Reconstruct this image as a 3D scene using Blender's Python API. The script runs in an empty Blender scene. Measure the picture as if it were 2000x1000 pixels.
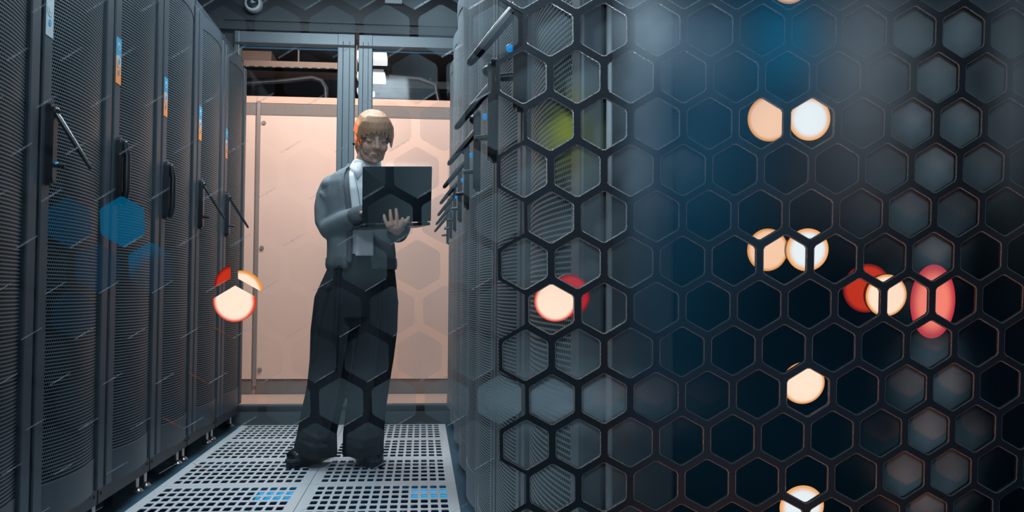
import bpy, bmesh, math, random
from mathutils import Vector, Matrix, Euler
random.seed(7)
PI = math.pi
D2R = math.radians
C = bpy.context.scene.collection
scene = bpy.context.scene
F = 1850.0
CAM_Z = 0.79

# ------------------------------------------------------------------ camera
cam_d = bpy.data.cameras.new('camera'); cam = bpy.data.objects.new('camera', cam_d); C.objects.link(cam)
cam_d.sensor_width = 36.0; cam_d.lens = F / 2000 * 36.0; cam_d.clip_start = 0.02; cam_d.clip_end = 60
CAM_M = (Matrix.Translation((0, 0, CAM_Z)) @ Matrix.Rotation(D2R(-5.4), 4, 'Z')
         @ Matrix.Rotation(D2R(90 + 2.26), 4, 'X') @ Matrix.Rotation(D2R(0.35), 4, 'Z'))
cam.matrix_world = CAM_M
scene.camera = cam
# ------------------------------------------------------------------ view + world
vs = scene.view_settings
scene.display_settings.display_device = 'sRGB'
vs.view_transform = 'Standard'; vs.look = 'None'; vs.gamma = 1; vs.use_curve_mapping = False
vs.exposure = 0.0
w = bpy.data.worlds.new('world'); scene.world = w; w.use_nodes = True
w.node_tree.nodes['Background'].inputs[0].default_value = (0.42, 0.62, 0.8, 1)
w.node_tree.nodes['Background'].inputs[1].default_value = 0.10

def area(name, loc, target, size, power, color, size_y=None, spread=None):
    d = bpy.data.lights.new(name, 'AREA'); d.energy = power; d.color = color; d.size = size
    if size_y: d.shape = 'RECTANGLE'; d.size_y = size_y
    if spread: d.spread = D2R(spread)
    o = bpy.data.objects.new(name, d); C.objects.link(o); o.location = loc
    o.rotation_euler = (Vector(target) - Vector(loc)).to_track_quat('-Z', 'Y').to_euler()
    return o
def spot(name, loc, target, power, color, angle=40, blend=0.6, radius=0.05):
    d = bpy.data.lights.new(name, 'SPOT'); d.energy = power; d.color = color
    d.spot_size = D2R(angle); d.spot_blend = blend; d.shadow_soft_size = radius
    o = bpy.data.objects.new(name, d); C.objects.link(o); o.location = loc
    o.rotation_euler = (Vector(target) - Vector(loc)).to_track_quat('-Z', 'Y').to_euler()
    return o
COOL = (0.72, 0.88, 1.0)
area('aisle_light', (-0.45, 4.55, 2.70), (-0.45, 4.5, 0), 0.9, 46, (0.85, 0.94, 1.0), 0.5)
area('aisle_light', (-0.45, 2.75, 2.70), (-0.45, 2.75, 0), 0.6, 26, COOL, 0.9)
area('fill_light', (-0.50, -0.9, 2.2), (-0.6, 3.6, 0.9), 1.2, 18, COOL, 0.6)  # added fill from behind the camera, no lamp modelled there
area('back_room_light', (-0.6, 6.35, 2.75), (-0.6, 7.5, 0.9), 2.2, 52, (1.0, 0.85, 0.78), 0.35)
area('back_room_light', (-0.5, 7.9, 2.85), (-0.5, 9.5, 2.4), 1.5, 5, (0.9, 0.8, 0.75), 0.4)
spot('orange_light', (-0.80, 3.72, 1.80), (-0.300, 4.34, 1.525), 60, (1.0, 0.27, 0.03), 7, 0.3, 0.01)  # added spot that tints the hair orange, without a lamp of its own
# added unseen spots that rake the near hex screen
spot('cool_rim_light', (-0.12, 0.72, 1.22), (0.40, 0.85, 0.78), 11.0, COOL, 62, 0.9, 0.02)
spot('warm_rim_light', (0.20, 0.74, 0.10), (0.46, 0.84, 0.98), 10.0, (1.0, 0.24, 0.02), 46, 0.8, 0.02)
spot('screen_light', (0.25, -0.5, 1.7), (0.36, 0.85, 1.02), 4.0, COOL, 24, 1.0, 0.1)
area('underfloor_light', (-0.4, 4.1, -0.12), (-0.4, 4.1, -0.5), 0.8, 12.0, (0.05, 0.45, 1.0), 1.6)

# ------------------------------------------------------------------ projection aids (design-time only)
def ray(px, py):
    v = CAM_M.to_3x3() @ Vector(((px - 1000) / F, -(py - 500) / F, -1))
    return v
def P(px, py, Y):                 # world point on plane y = Y
    v = ray(px, py); t = Y / v.y
    return Vector((v.x * t, Y, CAM_Z + v.z * t))
def PZ(px, py, Z=0.0):            # world point on plane z = Z
    v = ray(px, py); t = (Z - CAM_Z) / v.z
    return Vector((v.x * t, v.y * t, Z))
CAM_I = CAM_M.inverted()
def proj(p):
    q = CAM_I @ Vector(p)
    return 1000 + F * q.x / -q.z, 500 - F * q.y / -q.z

# ------------------------------------------------------------------ materials
def mat(name, color, rough=0.5, metal=0.0, spec=0.5, bump=0, bscale=60, emit=None, estr=0, var=0.0):
    m = bpy.data.materials.new(name); m.use_nodes = True
    nt = m.node_tree; b = nt.nodes['Principled BSDF']
    b.inputs['Base Color'].default_value = (*color, 1); b.inputs['Roughness'].default_value = rough
    b.inputs['Metallic'].default_value = metal; b.inputs['Specular IOR Level'].default_value = spec
    if emit:
        b.inputs['Emission Color'].default_value = (*emit, 1); b.inputs['Emission Strength'].default_value = estr
    if bump or var:
        tc = nt.nodes.new('ShaderNodeTexCoord'); nz = nt.nodes.new('ShaderNodeTexNoise')
        nz.inputs['Scale'].default_value = bscale; nz.inputs['Detail'].default_value = 4
        nt.links.new(tc.outputs['Object'], nz.inputs['Vector'])
        if bump:
            bp = nt.nodes.new('ShaderNodeBump'); bp.inputs['Strength'].default_value = bump; bp.inputs['Distance'].default_value = 0.01
            nt.links.new(nz.outputs['Fac'], bp.inputs['Height']); nt.links.new(bp.outputs['Normal'], b.inputs['Normal'])
        if var:
            cr = nt.nodes.new('ShaderNodeMapRange'); cr.inputs['To Min'].default_value = 1 - var; cr.inputs['To Max'].default_value = 1 + var
            mx = nt.nodes.new('ShaderNodeVectorMath'); mx.operation = 'SCALE'; mx.inputs[0].default_value = color
            nt.links.new(nz.outputs['Fac'], cr.inputs['Value']); nt.links.new(cr.outputs[0], mx.inputs['Scale'])
            nt.links.new(mx.outputs[0], b.inputs['Base Color'])
    return m

def perf_mat(name, web, pu=0.0105, pv=0.0205, r=0.0043, metal=0.3, rough=0.38):
    m = bpy.data.materials.new(name); m.use_nodes = True
    nt = m.node_tree; N = nt.nodes; L = nt.links; b = N['Principled BSDF']
    uv = N.new('ShaderNodeUVMap'); uv.uv_map = 'UVMap'
    sep = N.new('ShaderNodeSeparateXYZ'); L.new(uv.outputs[0], sep.inputs[0])
    def math_(op, a, bb=None, c=None):
        n = N.new('ShaderNodeMath'); n.operation = op
        for i, v in enumerate((a, bb, c)):
            if v is None: continue
            if isinstance(v, (int, float)): n.inputs[i].default_value = v
            else: L.new(v, n.inputs[i])
        return n.outputs[0]
    def dist(ou, ov):
        fu = math_('SUBTRACT', math_('FRACT', math_('ADD', math_('DIVIDE', sep.outputs[0], pu), ou)), 0.5)
        fv = math_('SUBTRACT', math_('FRACT', math_('ADD', math_('DIVIDE', sep.outputs[1], pv), ov)), 0.5)
        a = math_('MULTIPLY', fu, pu); c = math_('MULTIPLY', fv, pv)
        return math_('SQRT', math_('ADD', math_('MULTIPLY', a, a), math_('MULTIPLY', c, c)))
    d = math_('MINIMUM', dist(0, 0), dist(0.5, 0.5))
    hole = N.new('ShaderNodeMapRange'); hole.inputs['From Min'].default_value = r * 0.9; hole.inputs['From Max'].default_value = r * 1.08
    L.new(d, hole.inputs['Value'])
    mix = N.new('ShaderNodeMix'); mix.data_type = 'RGBA'
    mix.inputs[6].default_value = (0.002, 0.005, 0.008, 1); mix.inputs[7].default_value = (*web, 1)
    L.new(hole.outputs[0], mix.inputs[0]); L.new(mix.outputs[2], b.inputs['Base Color'])
    bp = N.new('ShaderNodeBump'); bp.inputs['Strength'].default_value = 0.8; bp.inputs['Distance'].default_value = 0.002
    L.new(d, bp.inputs['Height']); L.new(bp.outputs['Normal'], b.inputs['Normal'])
    b.inputs['Roughness'].default_value = rough; b.inputs['Metallic'].default_value = metal
    sp = math_('MULTIPLY', hole.outputs[0], 0.5); L.new(sp, b.inputs['Specular IOR Level'])
    return m

def glass_mat(name, tint=(1, 1, 1), ior=1.35):
    m = bpy.data.materials.new(name); m.use_nodes = True; nt = m.node_tree; N = nt.nodes; L = nt.links
    N.remove(N['Principled BSDF']); out = N['Material Output']
    t = N.new('ShaderNodeBsdfTransparent'); t.inputs[0].default_value = (*tint, 1)
    g = N.new('ShaderNodeBsdfGlossy'); g.inputs['Roughness'].default_value = 0.05
    fr = N.new('ShaderNodeFresnel'); fr.inputs[0].default_value = ior
    mx = N.new('ShaderNodeMixShader'); L.new(fr.outputs[0], mx.inputs[0]); L.new(t.outputs[0], mx.inputs[1]); L.new(g.outputs[0], mx.inputs[2])
    L.new(mx.outputs[0], out.inputs[0]); return m

def film_mat(name):
    m = bpy.data.materials.new(name); m.use_nodes = True; nt = m.node_tree; N = nt.nodes; L = nt.links
    N.remove(N['Principled BSDF']); out = N['Material Output']
    at = N.new('ShaderNodeAttribute'); at.attribute_name = 'film'
    t = N.new('ShaderNodeBsdfTransparent'); d = N.new('ShaderNodeBsdfDiffuse')
    L.new(at.outputs['Color'], d.inputs[0])
    mx = N.new('ShaderNodeMixShader'); L.new(at.outputs['Alpha'], mx.inputs[0]); L.new(t.outputs[0], mx.inputs[1]); L.new(d.outputs[0], mx.inputs[2])
    L.new(mx.outputs[0], out.inputs[0]); return m

def lamp_mat(name, core, rim, s_core, s_rim, r0=0.80, r1=1.0):
    """glowing lens, warmer towards its rim (radius read in the lens's own space, unit disc)"""
    m = bpy.data.materials.new(name); m.use_nodes = True; nt = m.node_tree; N = nt.nodes; L = nt.links
    N.remove(N['Principled BSDF']); out = N['Material Output']
    uv = N.new('ShaderNodeUVMap'); uv.uv_map = 'UVMap'
    ln = N.new('ShaderNodeVectorMath'); ln.operation = 'LENGTH'; L.new(uv.outputs[0], ln.inputs[0])
    mr = N.new('ShaderNodeMapRange'); mr.inputs['From Min'].default_value = r0; mr.inputs['From Max'].default_value = r1
    mr.interpolation_type = 'SMOOTHSTEP'
    L.new(ln.outputs['Value'], mr.inputs['Value'])
    mix = N.new('ShaderNodeMix'); mix.data_type = 'RGBA'
    mix.inputs[6].default_value = tuple(c * s_core for c in core) + (1,)
    mix.inputs[7].default_value = tuple(c * s_rim for c in rim) + (1,)
    L.new(mr.outputs[0], mix.inputs[0])
    e = N.new('ShaderNodeEmission'); L.new(mix.outputs[2], e.inputs[0]); L.new(e.outputs[0], out.inputs[0])
    return m

M = dict(
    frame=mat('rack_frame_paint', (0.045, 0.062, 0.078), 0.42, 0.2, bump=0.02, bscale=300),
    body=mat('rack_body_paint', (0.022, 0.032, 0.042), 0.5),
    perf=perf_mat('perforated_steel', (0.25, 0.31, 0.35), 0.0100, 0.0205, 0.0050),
    perf_lit=perf_mat('perforated_steel_lit', (0.66, 0.77, 0.83), 0.0070, 0.0135, 0.0033),  # brighter copy of perf: stronger light on the right racks put into colour
    frame_lit=mat('rack_frame_paint_lit', (0.14, 0.18, 0.21), 0.4, 0.3),  # brighter copy of frame, likewise standing in for light on the right racks
    black=mat('black_plastic', (0.010, 0.014, 0.02), 0.32),
    chrome=mat('foot_metal', (0.55, 0.5, 0.48), 0.25, 0.9),
    blue_led=mat('blue_led', (0.0, 0.1, 0.3), 0.3, emit=(0.01, 0.28, 0.75), estr=0.7),
    orange_led=mat('orange_led', (0.3, 0.1, 0.02), 0.3, emit=(1.0, 0.28, 0.05), estr=1.8),
    st_orange=mat('sticker_orange', (0.95, 0.30, 0.07), 0.5),
    st_blue=mat('sticker_blue', (0.05, 0.32, 0.52), 0.5),
    st_grey=mat('sticker_grey', (0.42, 0.52, 0.58), 0.5),
    tile=mat('floor_tile_coating', (0.62, 0.67, 0.70), 0.45, 0.1, bump=0.05, bscale=200, var=0.08),
    ped=mat('underfloor_dark', (0.02, 0.08, 0.13), 0.6),
    subfloor=mat('underfloor_concrete', (0.004, 0.035, 0.075), 0.7, var=0.6, bscale=5),
    alu=mat('door_frame_paint', (0.125, 0.165, 0.19), 0.4, 0.3),
    alu_dark=mat('door_frame_groove', (0.012, 0.016, 0.02), 0.6),
    header=mat('header_paint', (0.020, 0.032, 0.042), 0.55),
    rail_dark=mat('sill_paint', (0.07, 0.085, 0.095), 0.45, 0.2),
    glass=glass_mat('door_glass', (0.97, 0.97, 0.97)),
    clear=glass_mat('clear_glass', (0.985, 0.99, 0.99), 1.12),
    beige=mat('beige_cabinet_paint', (0.74, 0.57, 0.50), 0.5, var=0.04, bscale=3),
    beige_trim=mat('beige_trim_paint', (0.66, 0.46, 0.36), 0.5),
    grille=mat('grey_vent_grille', (0.22, 0.20, 0.19), 0.6),
    seam=mat('cabinet_corner_trim', (0.24, 0.22, 0.215), 0.5),
    warm_floor=mat('back_room_floor', (0.62, 0.46, 0.38), 0.5, var=0.06, bscale=4),
    duct=mat('duct_paint', (0.30, 0.22, 0.18), 0.6, var=0.15, bscale=8),
    dark_wall=mat('back_room_wall', (0.055, 0.045, 0.045), 0.8),
    lightbox=mat('ceiling_lamp_diffuser', (0.9, 0.9, 0.9), 0.5, emit=(0.92, 0.96, 1.0), estr=0.95),
    white=mat('white_housing', (0.62, 0.68, 0.72), 0.35),
    domeglass=mat('dome_glass', (0.02, 0.03, 0.04), 0.08),
    navy=mat('navy_side_panel', (0.010, 0.050, 0.085), 0.55, var=0.10, bscale=3),
    post_grey=mat('grey_corner_post', (0.42, 0.48, 0.52), 0.5),
    hexm=mat('hex_screen_steel', (0.004, 0.011, 0.019), 0.65, 0.0, bump=0.03, bscale=500),
    rim=mat('hex_screen_glint_rim', (0.55, 0.53, 0.52), 0.38, 0.4, bump=1.0, bscale=900, var=0.9),  # pale patchy rim colour imitates the glints along the hole edges
    skin=mat('skin', (0.60, 0.38, 0.29), 0.5, spec=0.3),
    lip=mat('lips', (0.42, 0.16, 0.13), 0.45),
    brow=mat('brow_hair', (0.18, 0.10, 0.06), 0.7),
    hair=mat('blonde_hair', (0.50, 0.28, 0.16), 0.42, bump=0.35, bscale=110, var=0.4),
    shirt=mat('white_shirt', (0.78, 0.84, 0.87), 0.8, bump=0.1, bscale=40),
    knit=mat('grey_knit', (0.20, 0.24, 0.26), 0.95, spec=0.1, bump=0.25, bscale=260, var=0.15),
    rib=mat('ribbed_knit', (0.13, 0.155, 0.17), 0.95, spec=0.1, bump=0.5, bscale=400),
    trouser=mat('black_trouser_cloth', (0.018, 0.024, 0.030), 0.8, spec=0.3, bump=0.2, bscale=20),
    leather=mat('black_leather', (0.008, 0.012, 0.016), 0.22),
    rubber=mat('shoe_rubber', (0.014, 0.022, 0.03), 0.5, bump=0.8, bscale=120),
    laptop=mat('laptop_shell', (0.010, 0.020, 0.028), 0.35, 0.2),
    keys=mat('laptop_keys', (0.02, 0.025, 0.03), 0.5),
    screen=mat('laptop_screen', (0.02, 0.02, 0.03), 0.2, emit=(0.35, 0.5, 0.6), estr=0.35),
    badge=mat('badge_card', (0.88, 0.91, 0.93), 0.35),
    badge_clear=mat('badge_sleeve', (0.62, 0.70, 0.74), 0.25),
    sole=mat('skin_shadow', (0.5, 0.3, 0.22), 0.5),
    seal=mat('blue_seal_rubber', (0.0, 0.07, 0.15), 0.6),
    cyan=mat('blue_glow', (0, .1, .3), 0.4, emit=(0.0, 0.30, 0.62), estr=1.0),
    thin_glass=glass_mat('antireflex_glass', (0.995, 0.995, 0.995), 1.015),
    film=film_mat('painted_light_film'),  # carries painted glow, haze and highlights as colour and alpha
)
# strand bump for the hair: stretch the noise along z
def stretch(m, s):
    nt = m.node_tree; tc = [n for n in nt.nodes if n.type == 'TEX_COORD'][0]; nz = [n for n in nt.nodes if n.type == 'TEX_NOISE'][0]
    mp = nt.nodes.new('ShaderNodeMapping'); mp.inputs['Scale'].default_value = s
    nt.links.new(tc.outputs['Object'], mp.inputs[0]); nt.links.new(mp.outputs[0], nz.inputs['Vector'])
stretch(M['hair'], (2.2, 2.2, 0.18))
stretch(M['rib'], (1, 1, 0.1))

# ------------------------------------------------------------------ mesh helpers
class MB:
    def __init__(s): s.v = []; s.f = []; s.m = []; s.uv = None
    def add(s, vs_, fs, mi=0):
        o = len(s.v); s.v += [tuple(v) for v in vs_]
        for f in fs: s.f.append([i + o for i in f]); s.m.append(mi)
    def box(s, a, b, mi=0, M4=None, bev=0.0):
        x0, y0, z0 = (min(a[i], b[i]) for i in range(3)); x1, y1, z1 = (max(a[i], b[i]) for i in range(3))
        if bev > 0:
            bm = bmesh.new(); bmesh.ops.create_cube(bm, size=1)
            for v in bm.verts: v.co = Vector(((x0 + x1) / 2 + v.co.x * (x1 - x0), (y0 + y1) / 2 + v.co.y * (y1 - y0), (z0 + z1) / 2 + v.co.z * (z1 - z0)))
            bmesh.ops.bevel(bm, geom=bm.edges[:], offset=bev, segments=2, affect='EDGES', profile=0.5)
            bm.verts.index_update()
            vsx = [v.co.copy() for v in bm.verts]; fs = [[v.index for v in f.verts] for f in bm.faces]; bm.free()
        else:
            vsx = [Vector(p) for p in ((x0, y0, z0), (x1, y0, z0), (x1, y1, z0), (x0, y1, z0), (x0, y0, z1), (x1, y0, z1), (x1, y1, z1), (x0, y1, z1))]
            fs = [[3, 2, 1, 0], [4, 5, 6, 7], [0, 1, 5, 4], [1, 2, 6, 5], [2, 3, 7, 6], [3, 0, 4, 7]]
        if M4 is not None: vsx = [M4 @ v for v in vsx]
        s.add(vsx, fs, mi); return s
    def tube(s, pts, rad, n=12, mi=0, caps=True, flat=1.0, up=None, round_caps=False):
        pts = [Vector(p) for p in pts]
        if not hasattr(rad, '__len__'): rad = [rad] * len(pts)
        rad = list(rad)
        if round_caps:
            def ext(p, q, r):
                d = (p - q).normalized(); out = []; rr = []
                for k in (0.35, 0.7, 0.92, 1.0):
                    out.append(p + d * r * k); rr.append(max(r * math.sqrt(max(0, 1 - k * k)), r * 0.05))
                return out, rr
            a, ar = ext(pts[0], pts[1], rad[0]); b, br = ext(pts[-1], pts[-2], rad[-1])
            pts = a[::-1] + pts + b; rad = ar[::-1] + rad + br
        ref = Vector(up) if up else None
        rings = []
        for i, p in enumerate(pts):
            t = (pts[min(i + 1, len(pts) - 1)] - pts[max(i - 1, 0)])
            if t.length < 1e-9: t = Vector((0, 0, 1))
            t.normalize()
            if ref is None:
                ref = Vector((0, 0, 1)) if abs(t.z) < 0.9 else Vector((1, 0, 0))
            u = (ref - t * ref.dot(t))
            if u.length < 1e-4: u = Vector((1, 0, 0)) - t * t.x
            u.normalize(); v = t.cross(u)
            if not up: ref = u
            rings.append([p + u * math.cos(2 * PI * k / n) * rad[i] * flat + v * math.sin(2 * PI * k / n) * rad[i] for k in range(n)])
        vs_ = [q for r in rings for q in r]; fs = []
        for i in range(len(rings) - 1):
            for k in range(n):
                k2 = (k + 1) % n
                fs.append([i * n + k, i * n + k2, (i + 1) * n + k2, (i + 1) * n + k])
        if caps:
            fs.append(list(range(n))[::-1]); fs.append([(len(rings) - 1) * n + k for k in range(n)])
        s.add(vs_, fs, mi); return s
    def loft(s, rings, mi=0, closed=True, caps=True):
        n = len(rings[0]); vs_ = [q for r in rings for q in r]; fs = []
        for i in range(len(rings) - 1):
            for k in range(n if closed else n - 1):
                k2 = (k + 1) % n
                fs.append([i * n + k, i * n + k2, (i + 1) * n + k2, (i + 1) * n + k])
        if caps and closed:
            fs.append(list(range(n))[::-1]); fs.append([(len(rings) - 1) * n + k for k in range(n)])
        s.add(vs_, fs, mi); return s
    def ell(s, c, r, mi=0, M4=None, seg=20, rings=12):
        c = Vector(c); vs_ = []; fs = []
        for i in range(rings + 1):
            th = PI * i / rings
            th = min(max(th, 0.03), PI - 0.03)
            for k in range(seg):
                ph = 2 * PI * k / seg
                p = Vector((r[0] * math.sin(th) * math.cos(ph), r[1] * math.sin(th) * math.sin(ph), r[2] * math.cos(th)))
                if M4 is not None: p = M4 @ p
                vs_.append(c + p)
        for i in range(rings):
            for k in range(seg):
                k2 = (k + 1) % seg
                fs.append([i * seg + k, (i + 1) * seg + k, (i + 1) * seg + k2, i * seg + k2])
        fs.append(list(range(seg))); fs.append([rings * seg + k for k in range(seg)][::-1])
        s.add(vs_, fs, mi); return s
    def xf(s, M4):
        s.v = [tuple(M4 @ Vector(v)) for v in s.v]; return s
    def mesh(s, name):
        me = bpy.data.meshes.new(name); me.from_pydata(s.v, [], s.f); me.update()
        return me
    def build(s, name, mats, parent=None, smooth=False, fix=True, uv=None):
        me = s.mesh(name)
        if not isinstance(mats, (list, tuple)): mats = [mats]
        for m in mats: me.materials.append(m)
        for p, mi in zip(me.polygons, s.m): p.material_index = mi; p.use_smooth = bool(smooth)
        if uv:
            l = me.uv_layers.new(name='UVMap')
            for lp in me.loops: l.data[lp.index].uv = uv[lp.vertex_index]
        if fix:
            bm = bmesh.new(); bm.from_mesh(me); bmesh.ops.recalc_face_normals(bm, faces=bm.faces); bm.to_mesh(me); bm.free()
        o = bpy.data.objects.new(name, me); C.objects.link(o)
        if parent is not None: o.parent = parent
        if smooth and smooth != 'all':
            try: me.set_sharp_from_angle(angle=D2R(40))
            except Exception: pass
        return o

def voxel(o, size, smooth_it=6, fac=0.6, decim=None):
    md = o.modifiers.new('r', 'REMESH'); md.mode = 'VOXEL'; md.voxel_size = size; md.use_smooth_shade = True
    sm = o.modifiers.new('s', 'SMOOTH'); sm.factor = fac; sm.iterations = smooth_it
    dg = bpy.context.evaluated_depsgraph_get(); dg.update()
    me = bpy.data.meshes.new_from_object(o.evaluated_get(dg))
    mats = list(o.data.materials); o.modifiers.clear(); o.data = me
    if not me.materials:
        for m in mats: me.materials.append(m)
    for p in me.polygons: p.use_smooth = True
    return o

def tag(o, label, cat, group=None, kind=None):
    if label: o['label'] = label
    if cat: o['category'] = cat
    if group: o['group'] = group
    if kind: o['kind'] = kind
    return o
def thing(name, label, cat, loc=(0, 0, 0), rz=0, group=None):
    o = bpy.data.objects.new(name, None); C.objects.link(o); o.location = loc; o.rotation_euler = (0, 0, rz)
    o.empty_display_size = 0.05
    return tag(o, label, cat, group)
def struct(o): o['kind'] = 'structure'; return o
def copy_tree(o, parent=None):
    c = o.copy(); C.objects.link(c); c.parent = parent
    for ch in list(o.children): copy_tree(ch, c)
    return c

# ================================================================== SETTING
# raised floor: perforated tiles 0.6 m, two columns
FX0, FX1 = -1.055, 0.147
def hexa_floor():
    mb = MB(); W = (FX1 - FX0) / 2; T = 0.03
    NXH, NYH = 14, 6
    y_first = 5.79 - 0.6 * 8
    for tx in range(2):
        for ty in range(8):
            x0 = FX0 + tx * W + 0.0012; x1 = FX0 + (tx + 1) * W - 0.0012
            y0 = y_first + ty * 0.6 + 0.0012; y1 = y_first + (ty + 1) * 0.6 - 0.0012
            mx, my = 0.036, 0.034
            gx = [x0] + [x0 + mx + (x1 - x0 - 2 * mx) * i / NXH for i in range(NXH + 1)] + [x1]
            gy = [y0] + [y0 + my + (y1 - y0 - 2 * my) * j / NYH for j in range(NYH + 1)] + [y1]
            for i in range(len(gx) - 1):
                for j in range(len(gy) - 1):
                    a, b, c, d = gx[i], gx[i + 1], gy[j], gy[j + 1]
                    if i in (0, len(gx) - 2) or j in (0, len(gy) - 2):
                        mb.add([(a, c, 0), (b, c, 0), (b, d, 0), (a, d, 0)], [[0, 1, 2, 3]]); continue
                    cx, cy = (a + b) / 2, (c + d) / 2; hx, hy = (b - a) * 0.355, (d - c) * 0.335; r = min(hx, hy) * 0.45
                    ring = []
                    for qx, qy, a0 in ((1, 1, 0), (-1, 1, 90), (-1, -1, 180), (1, -1, 270)):
                        for k in range(3):
                            an = D2R(a0 + 45 * k)
                            ring.append((cx + qx * (hx - r) + r * math.cos(an), cy + qy * (hy - r) + r * math.sin(an)))
                    outer = [(b, cy + hy * .5), (b, d), (cx + hx * .5, d), (cx - hx * .5, d), (a, d), (a, cy + hy * .5), (a, cy - hy * .5), (a, c), (cx - hx * .5, c), (cx + hx * .5, c), (b, c), (b, cy - hy * .5)]
                    vs_ = [(p[0], p[1], 0) for p in outer] + [(p[0], p[1], 0) for p in ring] + [(p[0], p[1], -0.0025) for p in ring]
                    fs = []
                    for k in range(12):
                        k2 = (k + 1) % 12
                        fs.append([k, k2, 12 + k2, 12 + k]); fs.append([12 + k, 12 + k2, 24 + k2, 24 + k])
                    mb.add(vs_, fs)
            # tile skirt
            for (p, q) in (((x0, y0), (x1, y0)), ((x1, y0), (x1, y1)), ((x1, y1), (x0, y1)), ((x0, y1), (x0, y0))):
                mb.add([(p[0], p[1], 0), (q[0], q[1], 0), (q[0], q[1], -T), (p[0], p[1], -T)], [[0, 1, 2, 3]])
    # understructure and slab below the tiles
    for ty in range(9):
        y = y_first + ty * 0.6; mb.box((FX0, y - 0.012, -0.06), (FX1, y + 0.012, -0.031), 1)
    for tx in range(3):
        x = FX0 + tx * W; mb.box((x - 0.012, y_first, -0.06), (x + 0.012, 5.79, -0.031), 1)
    # plain margins under the cabinets and in front
    mb.box((-2.4, -1.2, -0.03), (FX0, 5.8, -0.001), 1)
    mb.box((FX1, -1.2, -0.03), (1.6, 5.8, -0.001), 1)
    mb.box((FX0, -1.2, -0.03), (FX1, y_first, -0.001), 0)
    mb.box((-2.4, -1.2, -0.56), (1.6, 5.8, -0.52), 2)
    for a_, b_ in (((-2.4, -1.2), (-2.38, 5.8)), ((1.58, -1.2), (1.6, 5.8)), ((-2.38, -1.2), (1.58, -1.18)), ((-2.38, 5.78), (1.58, 5.8))):
        mb.box((a_[0], a_[1], -0.52), (b_[0], b_[1], -0.031), 2)
    o = mb.build('floor', [M['tile'], M['ped'], M['subfloor']], fix=False); struct(o); return o
hexa_floor()
struct(MB().box((-3.0, 5.8, -0.03), (2.0, 11.0, 0.0)).build('floor_back_room', M['warm_floor']))
struct(MB().box((-2.4, -1.2, 2.75), (1.6, 5.78, 2.80)).build('ceiling', M['header']))
struct(MB().box((-3.0, 5.98, 2.95), (2.0, 11.0, 3.0)).build('ceiling_back_room', M['dark_wall']))
struct(MB().box((-3.0, 11.0, 0), (2.0, 11.05, 3.0)).build('wall_back', M['dark_wall']))
struct(MB().box((-3.05, 5.9, 0), (-3.0, 11.0, 3.0)).build('wall_left', M['dark_wall']))
struct(MB().box((2.0, 5.9, 0), (2.05, 11.0, 3.0)).build('wall_right', M['dark_wall']))

# end wall with header and the two glass door leaves (plane Y ~ 5.8)
YD = 5.82
def zY(py, Y=YD, px=690): return P(px, py, Y).z
def xY(px, Y=YD, py=500): return P(px, py, Y).x
zt = zY(68); zg = zY(94)               # header bottom / glass top
hd = MB().box((-2.4, YD - 0.02, zt + 0.02), (1.6, YD + 0.16, 2.95))
hd.box((-2.4, YD - 0.05, zt), (1.6, YD + 0.10, zt + 0.035))
hd.box((-1.2, YD - 0.035, zt + 0.06), (0.35, YD - 0.02, zt + 0.075))
for i in range(9):
    hd.ell((-1.05 + i * 0.16, YD - 0.052, zt + 0.018), (0.005, 0.004, 0.005), 1, seg=8, rings=6)
struct(hd.build('wall_header', [M['header'], M['alu']]))
struct(MB().box((-2.4, YD, 0), (-1.13, YD + 0.16, zt)).build('wall_end_left', M['header']))
struct(MB().box((0.22, YD, 0), (1.6, YD + 0.16, zt)).build('wall_end_right', M['header']))
sl = MB().box((-1.13, YD - 0.06, 0.0), (0.22, YD + 0.16, 0.045), 0).box((-1.13, YD - 0.055, 0.045), (0.22, YD - 0.03, 0.075), 0)
struct(sl.build('trim_1', M['rail_dark']))
def door_leaf(name, x0, x1, sl_, sr_, y):
    t = bpy.data.objects.new(name, None); C.objects.link(t); t.location = ((x0 + x1) / 2, y, 0.05); t['kind'] = 'structure'
    off = Matrix.Translation((-(x0 + x1) / 2, -y, -0.05))
    zb = zY(789)
    f = MB()
    for (a, b) in ((x0, x0 + sl_), (x1 - sr_, x1)):
        if b - a < 0.01: continue
        f.box((a, y - 0.03, 0.05), (b, y + 0.03, zt - 0.002), 0, bev=0.004)
        f.box((a + (b - a) * 0.30, y - 0.034, 0.10), (a + (b - a) * 0.34, y - 0.0302, zt - 0.05), 1)
        f.box((a + (b - a) * 0.68, y - 0.034, 0.10), (a + (b - a) * 0.71, y - 0.0302, zt - 0.05), 1)
    f.box((x0, y - 0.028, zg), (x1, y + 0.028, zt - 0.002), 0, bev=0.004)
    f.box((x0, y - 0.032, zg - 0.006), (x1, y - 0.024, zg + 0.010), 1)
    f.xf(off).build('door_frame', [M['alu'], M['alu_dark']], t)
    r = MB(); r.box((x0, y - 0.028, 0.05), (x1, y + 0.028, zb), 0, bev=0.004); r.box((x0, y - 0.034, zb - 0.03), (x1, y - 0.028, zb - 0.012), 1)
    r.box((x0, y - 0.036, 0.088), (x1, y - 0.028, 0.096), 1)
    r.xf(off).build('bottom_rail', [M['rail_dark'], M['alu_dark']], t)
    MB().box((x0 + sl_, y - 0.004, zb), (x1 - sr_, y + 0.004, zg)).xf(off).build('glass', M['glass'], t)
    b = MB().box((x0 + sl_, y - 0.012, zg - 0.022), (x1 - sr_, y - 0.005, zg - 0.006))
    b.xf(off).build('blue_seal', M['seal'], t)
    return t
door_leaf('door_1', xY(452), xY(689), 0.03, 0.105, YD)
door_leaf('door_2', xY(696), xY(905), 0.085, 0.05, YD + 0.004)

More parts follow.
